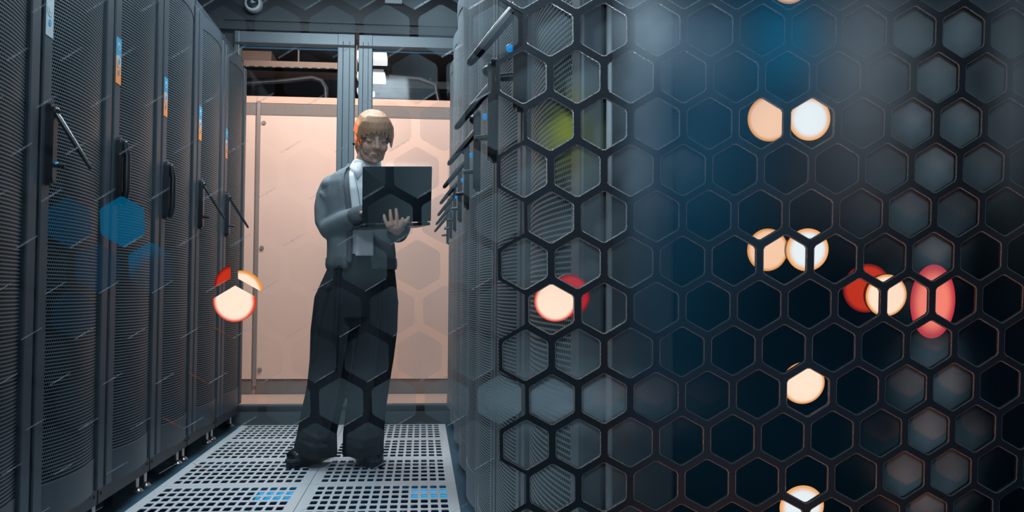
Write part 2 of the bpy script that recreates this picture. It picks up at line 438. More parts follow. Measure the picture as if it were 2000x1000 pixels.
# ================================================================== SERVER RACKS
RW, RZ0, RZ1 = 0.600, 0.075, 2.17
def arc_pt(t, x0=0.07, x1=0.53, sag=0.026):
    x = x0 + (x1 - x0) * t
    return x, 0.012 + sag * (1 - (2 * t - 1) ** 2)
def make_rack(fm, pm, state, led=None, sticker=True, leds_row=False, out=0.098, drop=0.155, y0=0.045, lr=0.0125):
    root = thing('server_rack', '', 'server rack')
    b = MB().box((0.004, -0.95, RZ0), (RW - 0.004, -0.006, RZ1), 0, bev=0.004)
    b.box((0.004, -0.006, RZ0), (RW - 0.004, 0.004, RZ0 + 0.055), 0)
    b.box((0.004, -0.006, RZ1 - 0.05), (RW - 0.004, 0.004, RZ1), 0)
    for sx in (0.03, 0.57):
        b.ell((sx, 0.005, RZ0 + 0.03), (0.006, 0.003, 0.006), 1, seg=8, rings=6)
    b.build('cabinet_body', [M['body'], M['black']], root)
    d = MB()
    d.box((0.008, 0.0, RZ0 + 0.06), (0.070, 0.026, RZ1 - 0.055), 0, bev=0.004)
    d.box((0.530, 0.0, RZ0 + 0.06), (RW - 0.008, 0.026, RZ1 - 0.055), 0, bev=0.004)
    n = 20
    def band(z0, z1, off=0.0):
        fr = []
        for zz in (z0, z1):
            fr.append([(arc_pt(i / n)[0], arc_pt(i / n)[1] + off, zz) for i in range(n + 1)] + [(arc_pt(i / n)[0], 0.002, zz) for i in range(n, -1, -1)])
        d.loft(fr, 0)
    zb0, zb1 = RZ0 + 0.06, RZ0 + 0.165
    band(zb0, zb1, 0.003); band(RZ1 - 0.12, RZ1 - 0.055, 0.003)
    door = d.build('door', [fm], root)
    # perforated bowed panel
    p = MB(); uv = []; ring = []
    L = 0; last = None; us = []
    for i in range(n + 1):
        q = Vector(arc_pt(i / n)); L += 0 if last is None else (q - last).length; last = q; us.append(L)
    for zz in (zb1, RZ1 - 0.12):
        ring.append([(arc_pt(i / n)[0], arc_pt(i / n)[1], zz) for i in range(n + 1)]); uv += [(u, zz) for u in us]
    for zz in (RZ1 - 0.12, zb1):
        ring.append([(arc_pt(i / n)[0], arc_pt(i / n)[1] - 0.003, zz) for i in range(n + 1)]); uv += [(u, zz) for u in us]
    p.loft(ring, 0, closed=False)
    p.build('perforated_panel', pm, door, smooth=True, uv=uv)
    # swing handle on the left stile seen from the aisle (local +x)
    hx = 0.553; z0, z1 = 1.085, 1.325
    h = MB()
    prof = []
    for k in range(17):
        a = PI * k / 16; prof.append((0.019 * math.cos(a), z1 - 0.03 + 0.03 * math.sin(a)))
    for k in range(17):
        a = PI + PI * k / 16; prof.append((0.019 * math.cos(a), z0 + 0.02 + 0.02 * math.sin(a)))
    h.loft([[(hx + x, yy, z) for x, z in prof] for yy in (0.024, 0.040)], 0)
    h.loft([[(hx + x * 0.8, yy, (z - 1.18) * 0.93 + 1.18) for x, z in prof] for yy in (0.040, 0.047)], 0)
    h.build('handle_plate', M['black'], door, smooth=True)
    lv = MB()
    if state == 'open':
        a = Vector((hx, y0, z1 - 0.03)); bq = Vector((hx + 0.004, y0 + out, z1 - 0.03 - drop))
        lv.tube([a, a.lerp(bq, 0.15), a.lerp(bq, 0.6), bq], [lr * .8, lr, lr, lr * .75], 10, round_caps=True, flat=0.6)
        lv.tube([(hx, 0.03, z0 + 0.06), (hx, 0.075, z0 + 0.055)], [0.008, 0.006], 10)
        lv.ell((hx, 0.045, z1 - 0.03), (0.014, 0.014, 0.014), seg=12, rings=8)
    else:
        lv.tube([(hx, 0.052, z1 - 0.025), (hx, 0.060, z1 - 0.07), (hx, 0.060, z0 + 0.05), (hx, 0.054, z0 + 0.015)], [0.010, 0.0125, 0.0125, 0.010], 10, round_caps=True, flat=0.8)
    lv.build('lever', M['black'], door, smooth=True)
    if led:
        MB().ell((hx + 0.0, 0.052, led), (0.007, 0.006, 0.007), seg=12, rings=8).build('lock_light', M['blue_led'], door, smooth=True)
    if sticker:
        s = MB(); x0, x1 = 0.534, 0.588; za, zb, zc = 1.505, 1.60, 1.665; y = 0.0262
        cols = (2, 2) if sticker == 'grey' else (0, 1)
        s.box((x0, y, za), (x1, y + 0.0012, zb), cols[0]); s.box((x0, y, zb), (x1, y + 0.0012, zc), cols[1])
        cx = (x0 + x1) / 2
        for zz, r, mi in ((1.583, 0.021, 2), (1.545, 0.010, 1), (1.635, 0.014, 2)):
            s.loft([[(cx + r * math.cos(2 * PI * k / 16), yy, zz + r * math.sin(2 * PI * k / 16)) for k in range(16)] for yy in (y + 0.001, y + 0.0022)], mi)
            if mi == 2:
                s.loft([[(cx + r * .5 * math.cos(2 * PI * k / 16), yy, zz + r * .5 * math.sin(2 * PI * k / 16)) for k in range(16)] for yy in (y + 0.002, y + 0.003)], cols[1])
        s.build('sticker', [M['st_orange'], M['st_blue'], M['st_grey']], door)
    if leds_row:
        for k in range(20):
            zz = 0.20 + k * 0.047 + random.uniform(-.004, .004)
            MB().ell((0.522, 0.016, zz), (0.0026, 0.0026, 0.0042), seg=8, rings=6).build('indicator_light', M['orange_led'], door)
    for fx in (0.05, 0.55):
        for fy in (-0.03, -0.90):
            f = MB().tube([(fx, fy, 0.012), (fx, fy, RZ0 + 0.01)], 0.010, 10)
            f.tube([(fx, fy, 0), (fx, fy, 0.008), (fx, fy, 0.016), (fx, fy, 0.022)], [0.026, 0.027, 0.020, 0.011], 16)
            f.build('foot', M['chrome'], root, smooth=True)
    return root
J0, PITCH = 2.712, 0.607
XL, XR = -1.08, 0.190
left = [  # index, handle state, label
    (-2, 'closed', 'black server rack nearest the viewer on the left of the aisle, beside the glass partition', None),
    (-1, 'closed', 'black server rack cut by the left edge of the photo, no handle in view', None),
    (0, 'open', 'leftmost black server rack with a raised swing handle and a string of tiny orange lights', None),
    (1, 'closed', 'black server rack on the left with shut handle and the biggest orange and blue sticker', None),
    (2, 'closed', 'black server rack with a shut handle between another shut one and one with raised lever', None),
    (3, 'open', 'black server rack on the left, second from the glass door, lever swung out', None),
    (4, 'open', 'black server rack on the left, last before the glass door, lever swung out', None),
]
gl = 'server racks along the left of the aisle'
for k, st, lab, _ in left:
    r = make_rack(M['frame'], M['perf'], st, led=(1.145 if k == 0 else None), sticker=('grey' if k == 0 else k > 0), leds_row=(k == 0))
    # local +x -> world -y : rack spans y from J - RW to J with origin at far end
    r.location = (XL, J0 + PITCH * (k + 1) - 0.003, 0); r.rotation_euler = (0, 0, -PI / 2)
    tag(r, lab, 'server rack', gl)
JR = 2.790
rl = ['nearest server rack on the right, its navy side panel behind the hexagon screen',
      'server rack on the right, second from the viewer, mostly behind the hexagon screen',
      'server rack on the right, third from the viewer, with the largest raised handle in view',
      'server rack on the right, fourth from the viewer',
      'server rack on the right, fifth from the viewer',
      'server rack on the right, sixth from the viewer, just before the last two',
      'server rack on the right, second from the glass door',
      'server rack on the right touching the glass door frame, last in its row']
for i, k in enumerate(range(-3, 5)):
    r = make_rack(M['frame_lit'], M['perf_lit'], 'open', led=1.19, sticker=False, out=0.10, drop=0.125, y0=0.012, lr=0.016)
    r.location = (XR, JR + PITCH * k + 0.003, 0); r.rotation_euler = (0, 0, PI / 2)
    tag(r, rl[i], 'server rack', 'server racks along the right of the aisle')
    if k == -3:
        sp = MB().box((0.0, -0.94, RZ0 + 0.02), (0.010, -0.071, RZ1 - 0.01), 0, bev=0.003)
        o = sp.build('side_panel', M['navy'], r); o.location = (-0.008, 0, 0); o['label'] = 'navy blue side panel'
        cp = MB().box((-0.010, -0.07, RZ0), (0.002, 0.0, RZ1), 0, bev=0.003)
        cp.build('corner_post', M['post_grey'], r)

# ================================================================== BACK ROOM
def beige_cabinet(x0, x1, lab):
    Y = 7.5; z1 = P(600, 190, Y).z; W = x1 - x0
    t = thing('equipment_cabinet', lab, 'cabinet', (x0, Y, 0), 0, 'tall beige cabinets behind the glass doors')
    zv1, zv0 = P(600, 203, Y).z, P(600, 226, Y).z; zb1, zb0 = P(600, 742, Y).z, P(600, 768, Y).z
    b = MB().box((0, 0.02, zb0 - 0.03), (W, 0.6, z1), 0).box((0.0, 0, zv1), (W, 0.02, z1), 1).box((0, -0.002, 0.0), (W, 0.55, zb0 - 0.03), 0)
    b.build('cabinet_body', [M['beige'], M['beige_trim']], t)
    for (a, c) in ((zv0, zv1), (zb0 - 0.01, zb1)):
        g = MB()
        g.box((0.022, 0.006, a), (W - 0.004, 0.02, c), 0)
        n = 60
        for i in range(n):
            xx = 0.03 + (W - 0.045) * i / n; g.box((xx, 0.0, a + 0.008), (xx + 0.004, 0.006, c - 0.008), 1)
        g.build('vent_grille', [M['grille'], M['seam']], t)
    d = MB().box((0.028, -0.006, zb1 + 0.006), (W - 0.006, 0.02, zv0 - 0.006), 0, bev=0.004)
    door = d.build('door', M['beige'], t)
    for zz in (P(508, 240, Y).z, P(508, 484, Y).z, P(508, 722, Y).z):
        MB().tube([(0.055, -0.006, zz), (0.055, -0.022, zz)], [0.018, 0.014], 14).build('lock_knob', M['seam'], door, smooth=True)
    MB().box((0.001, -0.016, 0.06), (0.030, 0.02, z1 - 0.04), 0, bev=0.004).build('corner_trim', M['seam'], t)
X1 = P(497, 500, 7.5).x
names = ['tall beige cabinet at the far left, mostly hidden behind the last left rack',
         'tall beige cabinet seen through the left glass door, with three small lock knobs',
         'tall beige cabinet seen through the right glass door behind the laptop',
         'tall beige cabinet at the far right, hidden behind the right-hand racks']
for i in range(4): beige_cabinet(X1 + (i - 1) * 0.8, X1 + i * 0.8 - 0.002, names[i])
# duct / tray above the cabinets
a, b = P(440, 125, 8.2), P(670, 125, 8.2)
ct = thing('cable_tray', 'pale brown slotted cable tray hung above the beige cabinets', 'cable tray', (a.x, 8.2, P(600, 140, 8.2).z))
d = MB().box((-0.8, 0, 0), (b.x - a.x + 0.1, 0.3, 0.03), 0).box((-0.8, 0, 0.0), (b.x - a.x + 0.1, 0.012, 0.085), 0)
for i in range(24): d.box((-0.7 + i * 0.075, -0.004, 0.028), (-0.655 + i * 0.075, 0, 0.036), 1)
d.build('tray', [M['duct'], M['alu_dark']], ct)
for i in range(3):
    MB().tube([(0.1 + i * 0.5, 0.1, 0.03), (0.1 + i * 0.5, 0.1, 2.95 - ct.location.z)], 0.008, 8).build('hanger_rod', M['seam'], ct)
ZCAB = P(600, 190, 7.5).z + 0.002
p1 = MB().tube([P(440, 165, 8.0), P(560, 158, 8.0), P(610, 152, 8.0), P(628, 158, 8.0), P(636, 172, 8.0), Vector((P(638, 200, 8.0).x, 8.0, ZCAB))], 0.022, 12)
tag(p1.build('black_pipe', M['black'], smooth=True), 'black pipe bending down above the cabinets behind the left glass door', 'pipe')
p2 = MB().tube([P(760, 150, 8.0), P(820, 155, 8.0), P(850, 166, 8.0), Vector((P(862, 200, 8.0).x, 8.0, ZCAB))], 0.022, 12)
tag(p2.build('black_pipe', M['black'], smooth=True), 'black pipe curving above the cabinets behind the right glass door', 'pipe')
tag(MB().box((P(440, 112, 8.6).x, 8.6, P(500, 118, 8.6).z), (P(530, 112, 8.6).x, 9.0, P(500, 95, 8.6).z)).build('air_duct', M['duct']), 'brown air duct under the back room ceiling at far left', 'duct')
tag(MB().box((P(770, 130, 9.2).x, 9.2, P(800, 130, 9.2).z), (P(930, 130, 9.2).x, 9.6, P(800, 102, 9.2).z)).build('air_duct', M['duct']), 'brown air duct seen through the top of the right glass door', 'duct')
tag(MB().box((P(700, 172, 9.4).x, 9.4, P(800, 172, 9.4).z), (P(930, 172, 9.4).x, 9.6, P(800, 158, 9.4).z)).box((P(840, 0, 9.5).x, 9.48, P(800, 160, 9.4).z), (P(840, 0, 9.5).x + .02, 9.5, 2.95)).build('air_duct', M['frame']), 'grey duct low above the cabinets behind the right glass door', 'duct')
lamp_lab = ['biggest white ceiling lamp behind the right glass door, topmost of three', 'middle white ceiling lamp behind the right glass door', 'smallest white ceiling lamp, lowest of three behind the glass door']
for i, (y0, y1, x0, x1, Y) in enumerate(((97, 114, 719, 755, 8.1), (139, 152, 719, 752, 9.0), (170, 180, 719, 730, 9.9))):
    a, b = P(x0 - 22, y1, Y), P(x1, y0, Y)
    t = thing('ceiling_lamp', lamp_lab[i], 'lamp', ((a.x + b.x) / 2, Y, b.z), 0, 'ceiling lamps in the back room')
    hw = (b.x - a.x) / 2; h = b.z - a.z
    MB().box((-hw, -0.002, -h), (hw, 0.25, -0.01), 0, bev=0.008).build('diffuser', M['lightbox'], t)
    hb = MB().box((-hw * .9, 0.01, -0.01), (hw * .9, 0.24, 0.02), 0)
    hb.tube([(0, 0.12, 0.02), (0, 0.12, 2.95 - b.z)], 0.006, 8); hb.build('housing', M['white'], t)

# dome camera and lamp on the header
pc = P(497, 11, YD - 0.02)
t = thing('dome_camera', 'white dome security camera on the dark panel above the glass doors', 'security camera', pc)
hs = MB()
R0 = 0.055
rings = []
for (dy, rr) in ((0.0, 0.050), (-0.02, 0.054), (-0.05, 0.052), (-0.062, 0.046), (-0.064, 0.036)):
    rings.append([(rr * math.cos(2 * PI * k / 28), dy, rr * math.sin(2 * PI * k / 28)) for k in range(28)])
hs.loft(rings); hs.build('housing', M['white'], t, smooth=True)
MB().ell((0, -0.060, 0), (0.036, 0.026, 0.036)).build('dome', M['domeglass'], t, smooth=True)
MB().ell((0.0, -0.080, 0.0), (0.011, 0.010, 0.011), seg=12, rings=8).build('lens', M['st_grey'], t, smooth=True)
for px_, lab in ((774, 'white lamp strip high on the dark header above the right door'),):
    a = P(752, 0, YD - 0.02); b = P(786, 10, YD - 0.02)
    tag(MB().box((a.x, YD - 0.05, b.z), (b.x, YD - 0.02, b.z + 0.03), 0, bev=0.005).build('lamp_strip', M['white']), lab, 'lamp')
# aisle ceiling lamp housings
for y, lab in ((4.55, 'ceiling lamp right above the person in the aisle'), (2.75, 'ceiling lamp above the near part of the aisle')):
    t = thing('aisle_ceiling_lamp', lab, 'lamp', (-0.45, y, 2.75), 0, 'aisle ceiling lamps')
    MB().box((-0.47, -0.47, -0.03), (0.47, 0.47, 0.0), 0, bev=0.004).build('housing', M['white'], t)
# cable bundle on the last left rack
for i, (x_, y_) in enumerate(((438, 95), (452, 82))):
    pts = [P(x_ + 10 * math.cos(a), y_ + 12 * math.sin(a), 5.35) + Vector((-0.05, 0, 0)) for a in [D2R(q) for q in range(20, 300, 25)]]
    tag(MB().tube(pts, 0.005, 8).build('coiled_cable', M['st_orange' if i == 0 else 'st_grey'], smooth=True), ['small coil of orange cable at the top of the last left rack', 'small coil of grey cable at the top of the last left rack'][i], 'cable')

# ================================================================== HEXAGON SCREEN + ADDED OVERLAY PANE
PH = 0.048
SR = Matrix.Rotation(0.00881, 3, 'Z') @ Matrix.Rotation(-0.0027, 3, 'Y') @ Matrix.Rotation(0.08007, 3, 'X')
SO = Vector((0.03416, 0.1168, -0.83659))
def S(u, v, w=0.0):      # screen coordinates (metres) -> world; the sheet bows gently away to the right
    w2 = w - 0.1128 * max(0, u + 0.2574) ** 2
    return CAM_M @ (SR @ Vector((u, v, w2)) + SO)
def cellc(a, j): return a * PH / 2, -j * PH * math.sqrt(3) / 2
def hexpts(cu, cv, R, rnd=0.0):
    out = []
    base = [(cu + R * math.cos(D2R(90 + 60 * k)), cv + R * math.sin(D2R(90 + 60 * k))) for k in range(6)]
    if not rnd: return base
    for k in range(6):
        p = base[k]; a = base[k - 1]; b = base[(k + 1) % 6]
        out.append((p[0] + (a[0] - p[0]) * rnd, p[1] + (a[1] - p[1]) * rnd))
        out.append((p[0] + (b[0] - p[0]) * rnd, p[1] + (b[1] - p[1]) * rnd))
    return out
ROUT = PH / math.sqrt(3)
RHOLE = 0.0232
scr_loc = S(0.12, -0.8); scr_loc.z = 0
TS = Matrix.Translation(-scr_loc)
scr = thing('hexagon_screen', 'dark perforated metal screen with large hexagon holes filling the right half', 'screen', scr_loc)
front = MB(); NT = 0.0038
cells = [(a, j) for j in range(-6, 10) for a in range(-1, 23) if (a + j) % 2 == 0]
for a, j in cells:
    cu, cv = cellc(a, j)
    o6 = hexpts(cu, cv, ROUT); o12 = []
    for k in range(6):
        # two outer points per corner coincide with the neighbour's: keep corner and edge mid
        o12.append(o6[k]); n = o6[(k + 1) % 6]; o12.append(((o6[k][0] + n[0]) / 2, (o6[k][1] + n[1]) / 2))
    h1 = hexpts(cu, cv, RHOLE + 0.0010, 0.07); h2 = hexpts(cu, cv, RHOLE, 0.07)
    V = [S(*p, 0) for p in o12] + [S(*p, 0) for p in h1] + [S(*p, -0.0009) for p in h2] + [S(*p, -NT) for p in h2] + [S(*p, -NT) for p in o12]
    fs = []; mi = []
    for k in range(6):
        c = 2 * k; m_ = 2 * k + 1; nc = (2 * k + 2) % 12; pm = (2 * k - 1) % 12
        A, B = 12 + 2 * k, 12 + 2 * k + 1; NA = 12 + (2 * k + 2) % 12
        fs += [[c, B, A], [c, m_, B], [m_, NA, B], [m_, nc, NA]]; mi += [0] * 4
        A2, B2, NA2 = A + 12, B + 12, NA + 12
        fs += [[A, B, B2, A2], [B, NA, NA2, B2]]; mi += [1, 1]
        fs += [[A2, B2, B2 + 12, A2 + 12], [B2, NA2, NA2 + 12, B2 + 12]]; mi += [2, 2]
        A3, B3, NA3 = A2 + 12, B2 + 12, NA2 + 12
        fs += [[48 + c, A3, B3], [48 + c, B3, 48 + m_], [48 + m_, B3, NA3], [48 + m_, NA3, 48 + nc]]; mi += [0] * 4
    o = len(front.v); front.v += [tuple(TS @ v) for v in V]
    front.f += [[i + o for i in f] for f in fs]; front.m += mi
M['wall_in'] = mat('hex_screen_hole_wall', (0.035, 0.038, 0.042), 0.45, 0.5, bump=0.7, bscale=700, var=0.5)
front.build('perforated_sheet', [M['hexm'], M['rim'], M['wall_in']], scr, fix=False)
# solid foot plate, top rail and end post of the screen (outside the picture)
VB = cellc(0, 9)[1] - ROUT * 0.5
def slab(u0, u1, v0, v1, w0, w1, nu=10, to_floor=False):
    fr = []
    for i in range(nu + 1):
        u = u0 + (u1 - u0) * i / nu
        q = [S(u, v0, w0), S(u, v1, w0), S(u, v1, w1), S(u, v0, w1)]
        if to_floor:                      # plumb from the lowest row down to the floor
            k0, k1 = S(u, VB, w0), S(u, VB, w1)
            q[0] = Vector((k0.x, k0.y, 0)); q[3] = Vector((k1.x, k1.y, 0))
            q = [q[0], k0, q[1], q[2], k1, q[3]] if v1 > VB + 1e-4 else q
        fr.append([tuple(TS @ p) for p in q])
    return fr
vb = cellc(0, 9)[1] - ROUT * 0.5
fp = MB().loft(slab(-0.036, 0.57, -0.85, vb, 0.0, -NT, to_floor=True))
fp.build('foot_plate', M['hexm'], scr)
MB().loft(slab(-0.036, 0.57, cellc(0, -6)[1] + ROUT * 0.5, cellc(0, -6)[1] + 0.06, 0.004, -NT - 0.004)).build('top_rail', M['hexm'], scr)
MB().loft(slab(0.55, 0.575, -0.85, cellc(0, -6)[1] + 0.06, 0.006, -NT - 0.006, nu=1, to_floor=True)).build('end_post', M['hexm'], scr)

# pane added behind it to carry the painted ghost hexagons
gp = thing('overlay_pane', 'clear glass partition frosted with faint hexagons across the aisle front', 'glass partition', scr_loc)
GW = -NT - 0.0015
MB().loft(slab(-0.56, 0.57, -0.85, 0.36, GW, GW - 0.005, nu=16, to_floor=True)).build('glass', M['clear'], gp)
MB().loft(slab(-0.585, -0.56, -0.85, 0.38, 0.01, -0.02, nu=1, to_floor=True)).build('edge_post', M['alu'], gp)
BLOBS = [  # grey glow and haze painted into the film (x, y, sx, sy, amount)
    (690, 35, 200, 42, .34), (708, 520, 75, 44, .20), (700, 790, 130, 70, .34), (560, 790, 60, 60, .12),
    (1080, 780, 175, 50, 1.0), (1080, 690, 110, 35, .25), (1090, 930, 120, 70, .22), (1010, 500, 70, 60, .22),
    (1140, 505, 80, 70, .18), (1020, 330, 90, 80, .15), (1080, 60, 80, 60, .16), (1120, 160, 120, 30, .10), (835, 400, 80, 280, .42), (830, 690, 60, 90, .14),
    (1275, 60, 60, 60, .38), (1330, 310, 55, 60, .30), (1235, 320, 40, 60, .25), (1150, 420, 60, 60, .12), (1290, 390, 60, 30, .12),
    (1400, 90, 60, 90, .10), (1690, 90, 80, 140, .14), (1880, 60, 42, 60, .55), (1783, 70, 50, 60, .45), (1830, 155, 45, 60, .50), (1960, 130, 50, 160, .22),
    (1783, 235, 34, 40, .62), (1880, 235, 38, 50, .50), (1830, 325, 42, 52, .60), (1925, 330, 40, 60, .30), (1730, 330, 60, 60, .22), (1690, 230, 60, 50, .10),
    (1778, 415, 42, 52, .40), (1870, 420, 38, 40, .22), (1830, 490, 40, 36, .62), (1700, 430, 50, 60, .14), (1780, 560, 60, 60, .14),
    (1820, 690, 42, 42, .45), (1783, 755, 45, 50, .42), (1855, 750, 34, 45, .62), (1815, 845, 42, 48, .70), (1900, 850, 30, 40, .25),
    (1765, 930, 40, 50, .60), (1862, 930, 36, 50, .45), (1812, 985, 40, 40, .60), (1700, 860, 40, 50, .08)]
TINTS = [(1540, 60, 75, 60, (0.01, 0.10, 0.17), .80), (1112, 262, 42, 62, (0.30, 0.32, 0.02), .85), (1330, 180, 120, 60, (0.02, 0.09, 0.15), .35)]  # soft coloured glows painted into the film
CELLT = {(-16, 2): ((0.0, 0.30, 0.55), .78), (-15, 3): ((0.0, 0.30, 0.55), .62), (-18, 2): ((0.0, 0.14, 0.27), .34), (-17, 3): ((0.0, 0.12, 0.24), .26), (-18, 4): ((0, .10, .2), .12)}  # blurred blue lights painted as tinted cells
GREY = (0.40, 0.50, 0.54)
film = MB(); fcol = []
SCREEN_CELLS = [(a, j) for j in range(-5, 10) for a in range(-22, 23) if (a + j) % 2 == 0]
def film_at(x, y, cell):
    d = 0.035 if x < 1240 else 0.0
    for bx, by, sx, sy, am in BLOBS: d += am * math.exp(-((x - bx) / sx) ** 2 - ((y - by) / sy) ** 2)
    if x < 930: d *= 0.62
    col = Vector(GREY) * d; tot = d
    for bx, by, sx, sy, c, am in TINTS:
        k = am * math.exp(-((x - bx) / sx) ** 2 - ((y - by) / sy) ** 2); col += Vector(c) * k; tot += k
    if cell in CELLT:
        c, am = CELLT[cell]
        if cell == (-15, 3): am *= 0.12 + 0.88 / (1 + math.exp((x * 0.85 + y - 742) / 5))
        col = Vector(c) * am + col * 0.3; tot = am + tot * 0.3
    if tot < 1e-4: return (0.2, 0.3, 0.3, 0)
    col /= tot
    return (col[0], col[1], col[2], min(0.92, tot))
for a, j in SCREEN_CELLS:
    cu, cv = cellc(a, j); base = len(film.v)
    ringr = [0.34, 0.68, 1.0]
    c = S(cu, cv, GW + 0.0006); film.v.append(tuple(TS @ c)); fcol.append(film_at(*proj(c), (a, j)))
    for rr in ringr:
        hp = hexpts(cu, cv, RHOLE * rr, 0.08)
        for p in hp:
            q = S(*p, GW + 0.0006); film.v.append(tuple(TS @ q)); fcol.append(film_at(*proj(q), (a, j)))
    for k in range(12):
        k2 = (k + 1) % 12
        film.f.append([base, base + 1 + k, base + 1 + k2]); film.m.append(0)
        for r in range(2):
            film.f.append([base + 1 + r * 12 + k, base + 1 + (r + 1) * 12 + k, base + 1 + (r + 1) * 12 + k2, base + 1 + r * 12 + k2]); film.m.append(0)
fo = film.build('ghost_hexagons', M['film'], gp, fix=False)
ca = fo.data.color_attributes.new('film', 'FLOAT_COLOR', 'POINT')
for i, c in enumerate(fcol): ca.data[i].color = c
# haze painted on a sheet and pane added in front of the screen
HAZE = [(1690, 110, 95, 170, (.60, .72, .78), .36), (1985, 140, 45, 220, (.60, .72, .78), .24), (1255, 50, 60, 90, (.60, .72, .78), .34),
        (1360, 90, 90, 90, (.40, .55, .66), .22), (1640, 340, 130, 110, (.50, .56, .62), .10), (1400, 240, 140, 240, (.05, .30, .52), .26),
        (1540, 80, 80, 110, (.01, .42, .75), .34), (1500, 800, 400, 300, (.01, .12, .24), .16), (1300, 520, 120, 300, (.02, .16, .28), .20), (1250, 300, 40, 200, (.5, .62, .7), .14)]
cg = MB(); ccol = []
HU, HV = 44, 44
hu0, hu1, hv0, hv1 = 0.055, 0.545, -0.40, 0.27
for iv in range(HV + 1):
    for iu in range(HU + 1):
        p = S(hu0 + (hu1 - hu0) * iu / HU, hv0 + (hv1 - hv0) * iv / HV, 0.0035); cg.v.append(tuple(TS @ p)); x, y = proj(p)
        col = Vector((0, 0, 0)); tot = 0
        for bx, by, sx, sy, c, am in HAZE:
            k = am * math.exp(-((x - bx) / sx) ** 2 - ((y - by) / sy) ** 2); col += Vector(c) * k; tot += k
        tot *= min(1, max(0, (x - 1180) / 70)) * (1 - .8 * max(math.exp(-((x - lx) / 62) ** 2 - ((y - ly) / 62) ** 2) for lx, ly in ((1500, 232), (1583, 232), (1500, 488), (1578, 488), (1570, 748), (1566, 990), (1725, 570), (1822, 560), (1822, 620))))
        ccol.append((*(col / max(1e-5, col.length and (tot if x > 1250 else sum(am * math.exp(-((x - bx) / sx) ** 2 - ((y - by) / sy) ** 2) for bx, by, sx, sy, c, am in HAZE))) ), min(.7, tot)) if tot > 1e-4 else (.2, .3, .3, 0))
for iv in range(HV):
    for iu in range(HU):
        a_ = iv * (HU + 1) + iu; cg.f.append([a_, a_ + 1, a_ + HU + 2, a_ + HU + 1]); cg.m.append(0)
MB().loft([[tuple(TS @ S(hu0 + (hu1 - hu0) * i / 12, v_, w_)) for v_, w_ in ((hv0, .0008), (hv1, .0008), (hv1, .0033), (hv0, .0033))] for i in range(13)]).build('haze_pane', M['thin_glass'], scr)
co_ = cg.build('painted_haze', M['film'], scr, fix=False, smooth=True)
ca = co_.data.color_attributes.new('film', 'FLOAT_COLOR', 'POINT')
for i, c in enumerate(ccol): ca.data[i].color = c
# painted highlight strokes on the lower right edge of each ghost hexagon
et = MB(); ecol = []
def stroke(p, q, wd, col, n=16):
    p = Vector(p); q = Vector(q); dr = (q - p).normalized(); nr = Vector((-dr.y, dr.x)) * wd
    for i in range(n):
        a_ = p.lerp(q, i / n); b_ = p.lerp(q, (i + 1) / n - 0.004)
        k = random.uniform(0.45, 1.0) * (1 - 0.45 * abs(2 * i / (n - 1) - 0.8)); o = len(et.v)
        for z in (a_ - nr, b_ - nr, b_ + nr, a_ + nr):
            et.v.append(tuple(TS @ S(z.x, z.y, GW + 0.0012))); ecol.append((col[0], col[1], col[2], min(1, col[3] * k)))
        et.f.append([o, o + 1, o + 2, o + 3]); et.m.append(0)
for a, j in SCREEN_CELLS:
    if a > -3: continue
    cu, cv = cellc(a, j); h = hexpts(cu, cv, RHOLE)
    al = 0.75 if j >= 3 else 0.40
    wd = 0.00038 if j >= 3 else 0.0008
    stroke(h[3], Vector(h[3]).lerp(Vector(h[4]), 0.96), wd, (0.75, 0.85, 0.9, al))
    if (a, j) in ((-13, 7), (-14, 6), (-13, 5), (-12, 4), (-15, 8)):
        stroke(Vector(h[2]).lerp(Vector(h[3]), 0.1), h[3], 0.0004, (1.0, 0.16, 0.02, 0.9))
eo = et.build('glint_strokes', M['film'], gp, fix=False)
ca = eo.data.color_attributes.new('film', 'FLOAT_COLOR', 'POINT')
for i, c in enumerate(ecol): ca.data[i].color = c

# ------------------------------------------------------------------ round signal lamps behind the screen
PEACH, WARMW, ORANGE = (1.0, 0.72, 0.50), (0.86, 0.90, 0.92), (1.0, 0.40, 0.08)
LM = dict(
    peach=lamp_mat('lamp_peach', (1.0, 0.74, 0.56), (1.0, 0.36, 0.06), 1.15, 0.85),
    peach_flat=lamp_mat('lamp_peach_soft', (1.0, 0.62, 0.40), (0.9, 0.34, 0.05), 1.0, 0.85),
    white=lamp_mat('lamp_white', (0.80, 0.86, 0.88), (1.0, 0.42, 0.10), 1.08, 0.95, 0.66, 1.0),
    coral=lamp_mat('lamp_peach_red_rim', (1.0, 0.74, 0.58), (0.9, 0.05, 0.02), 1.15, 0.8, 0.78, 1.0),
    red=lamp_mat('lamp_red', (0.62, 0.035, 0.01), (0.30, 0.01, 0.01), 0.9, 0.6),
    crimson=lamp_mat('lamp_crimson', (0.55, 0.015, 0.03), (0.25, 0.005, 0.01), 0.9, 0.7),
    pink=lamp_mat('lamp_pink', (1.0, 0.24, 0.17), (0.75, 0.04, 0.07), 1.0, 0.75, 0.55, 1.0))
def inv_screen(px, py, w):
    """screen coordinates under a picture point, for depth offset w"""
    u, v = (px - 1000) / F * 0.84 - 0.03, (500 - py) / F * 0.84 - 0.117
    for _ in range(12):
        x, y = proj(S(u, v, w)); x1, y1 = proj(S(u + 1e-3, v, w)); x2, y2 = proj(S(u, v + 1e-3, w))
        u += (px - x) / (x1 - x) * 1e-3; v += (py - y) / (y2 - y) * 1e-3
    return u, v
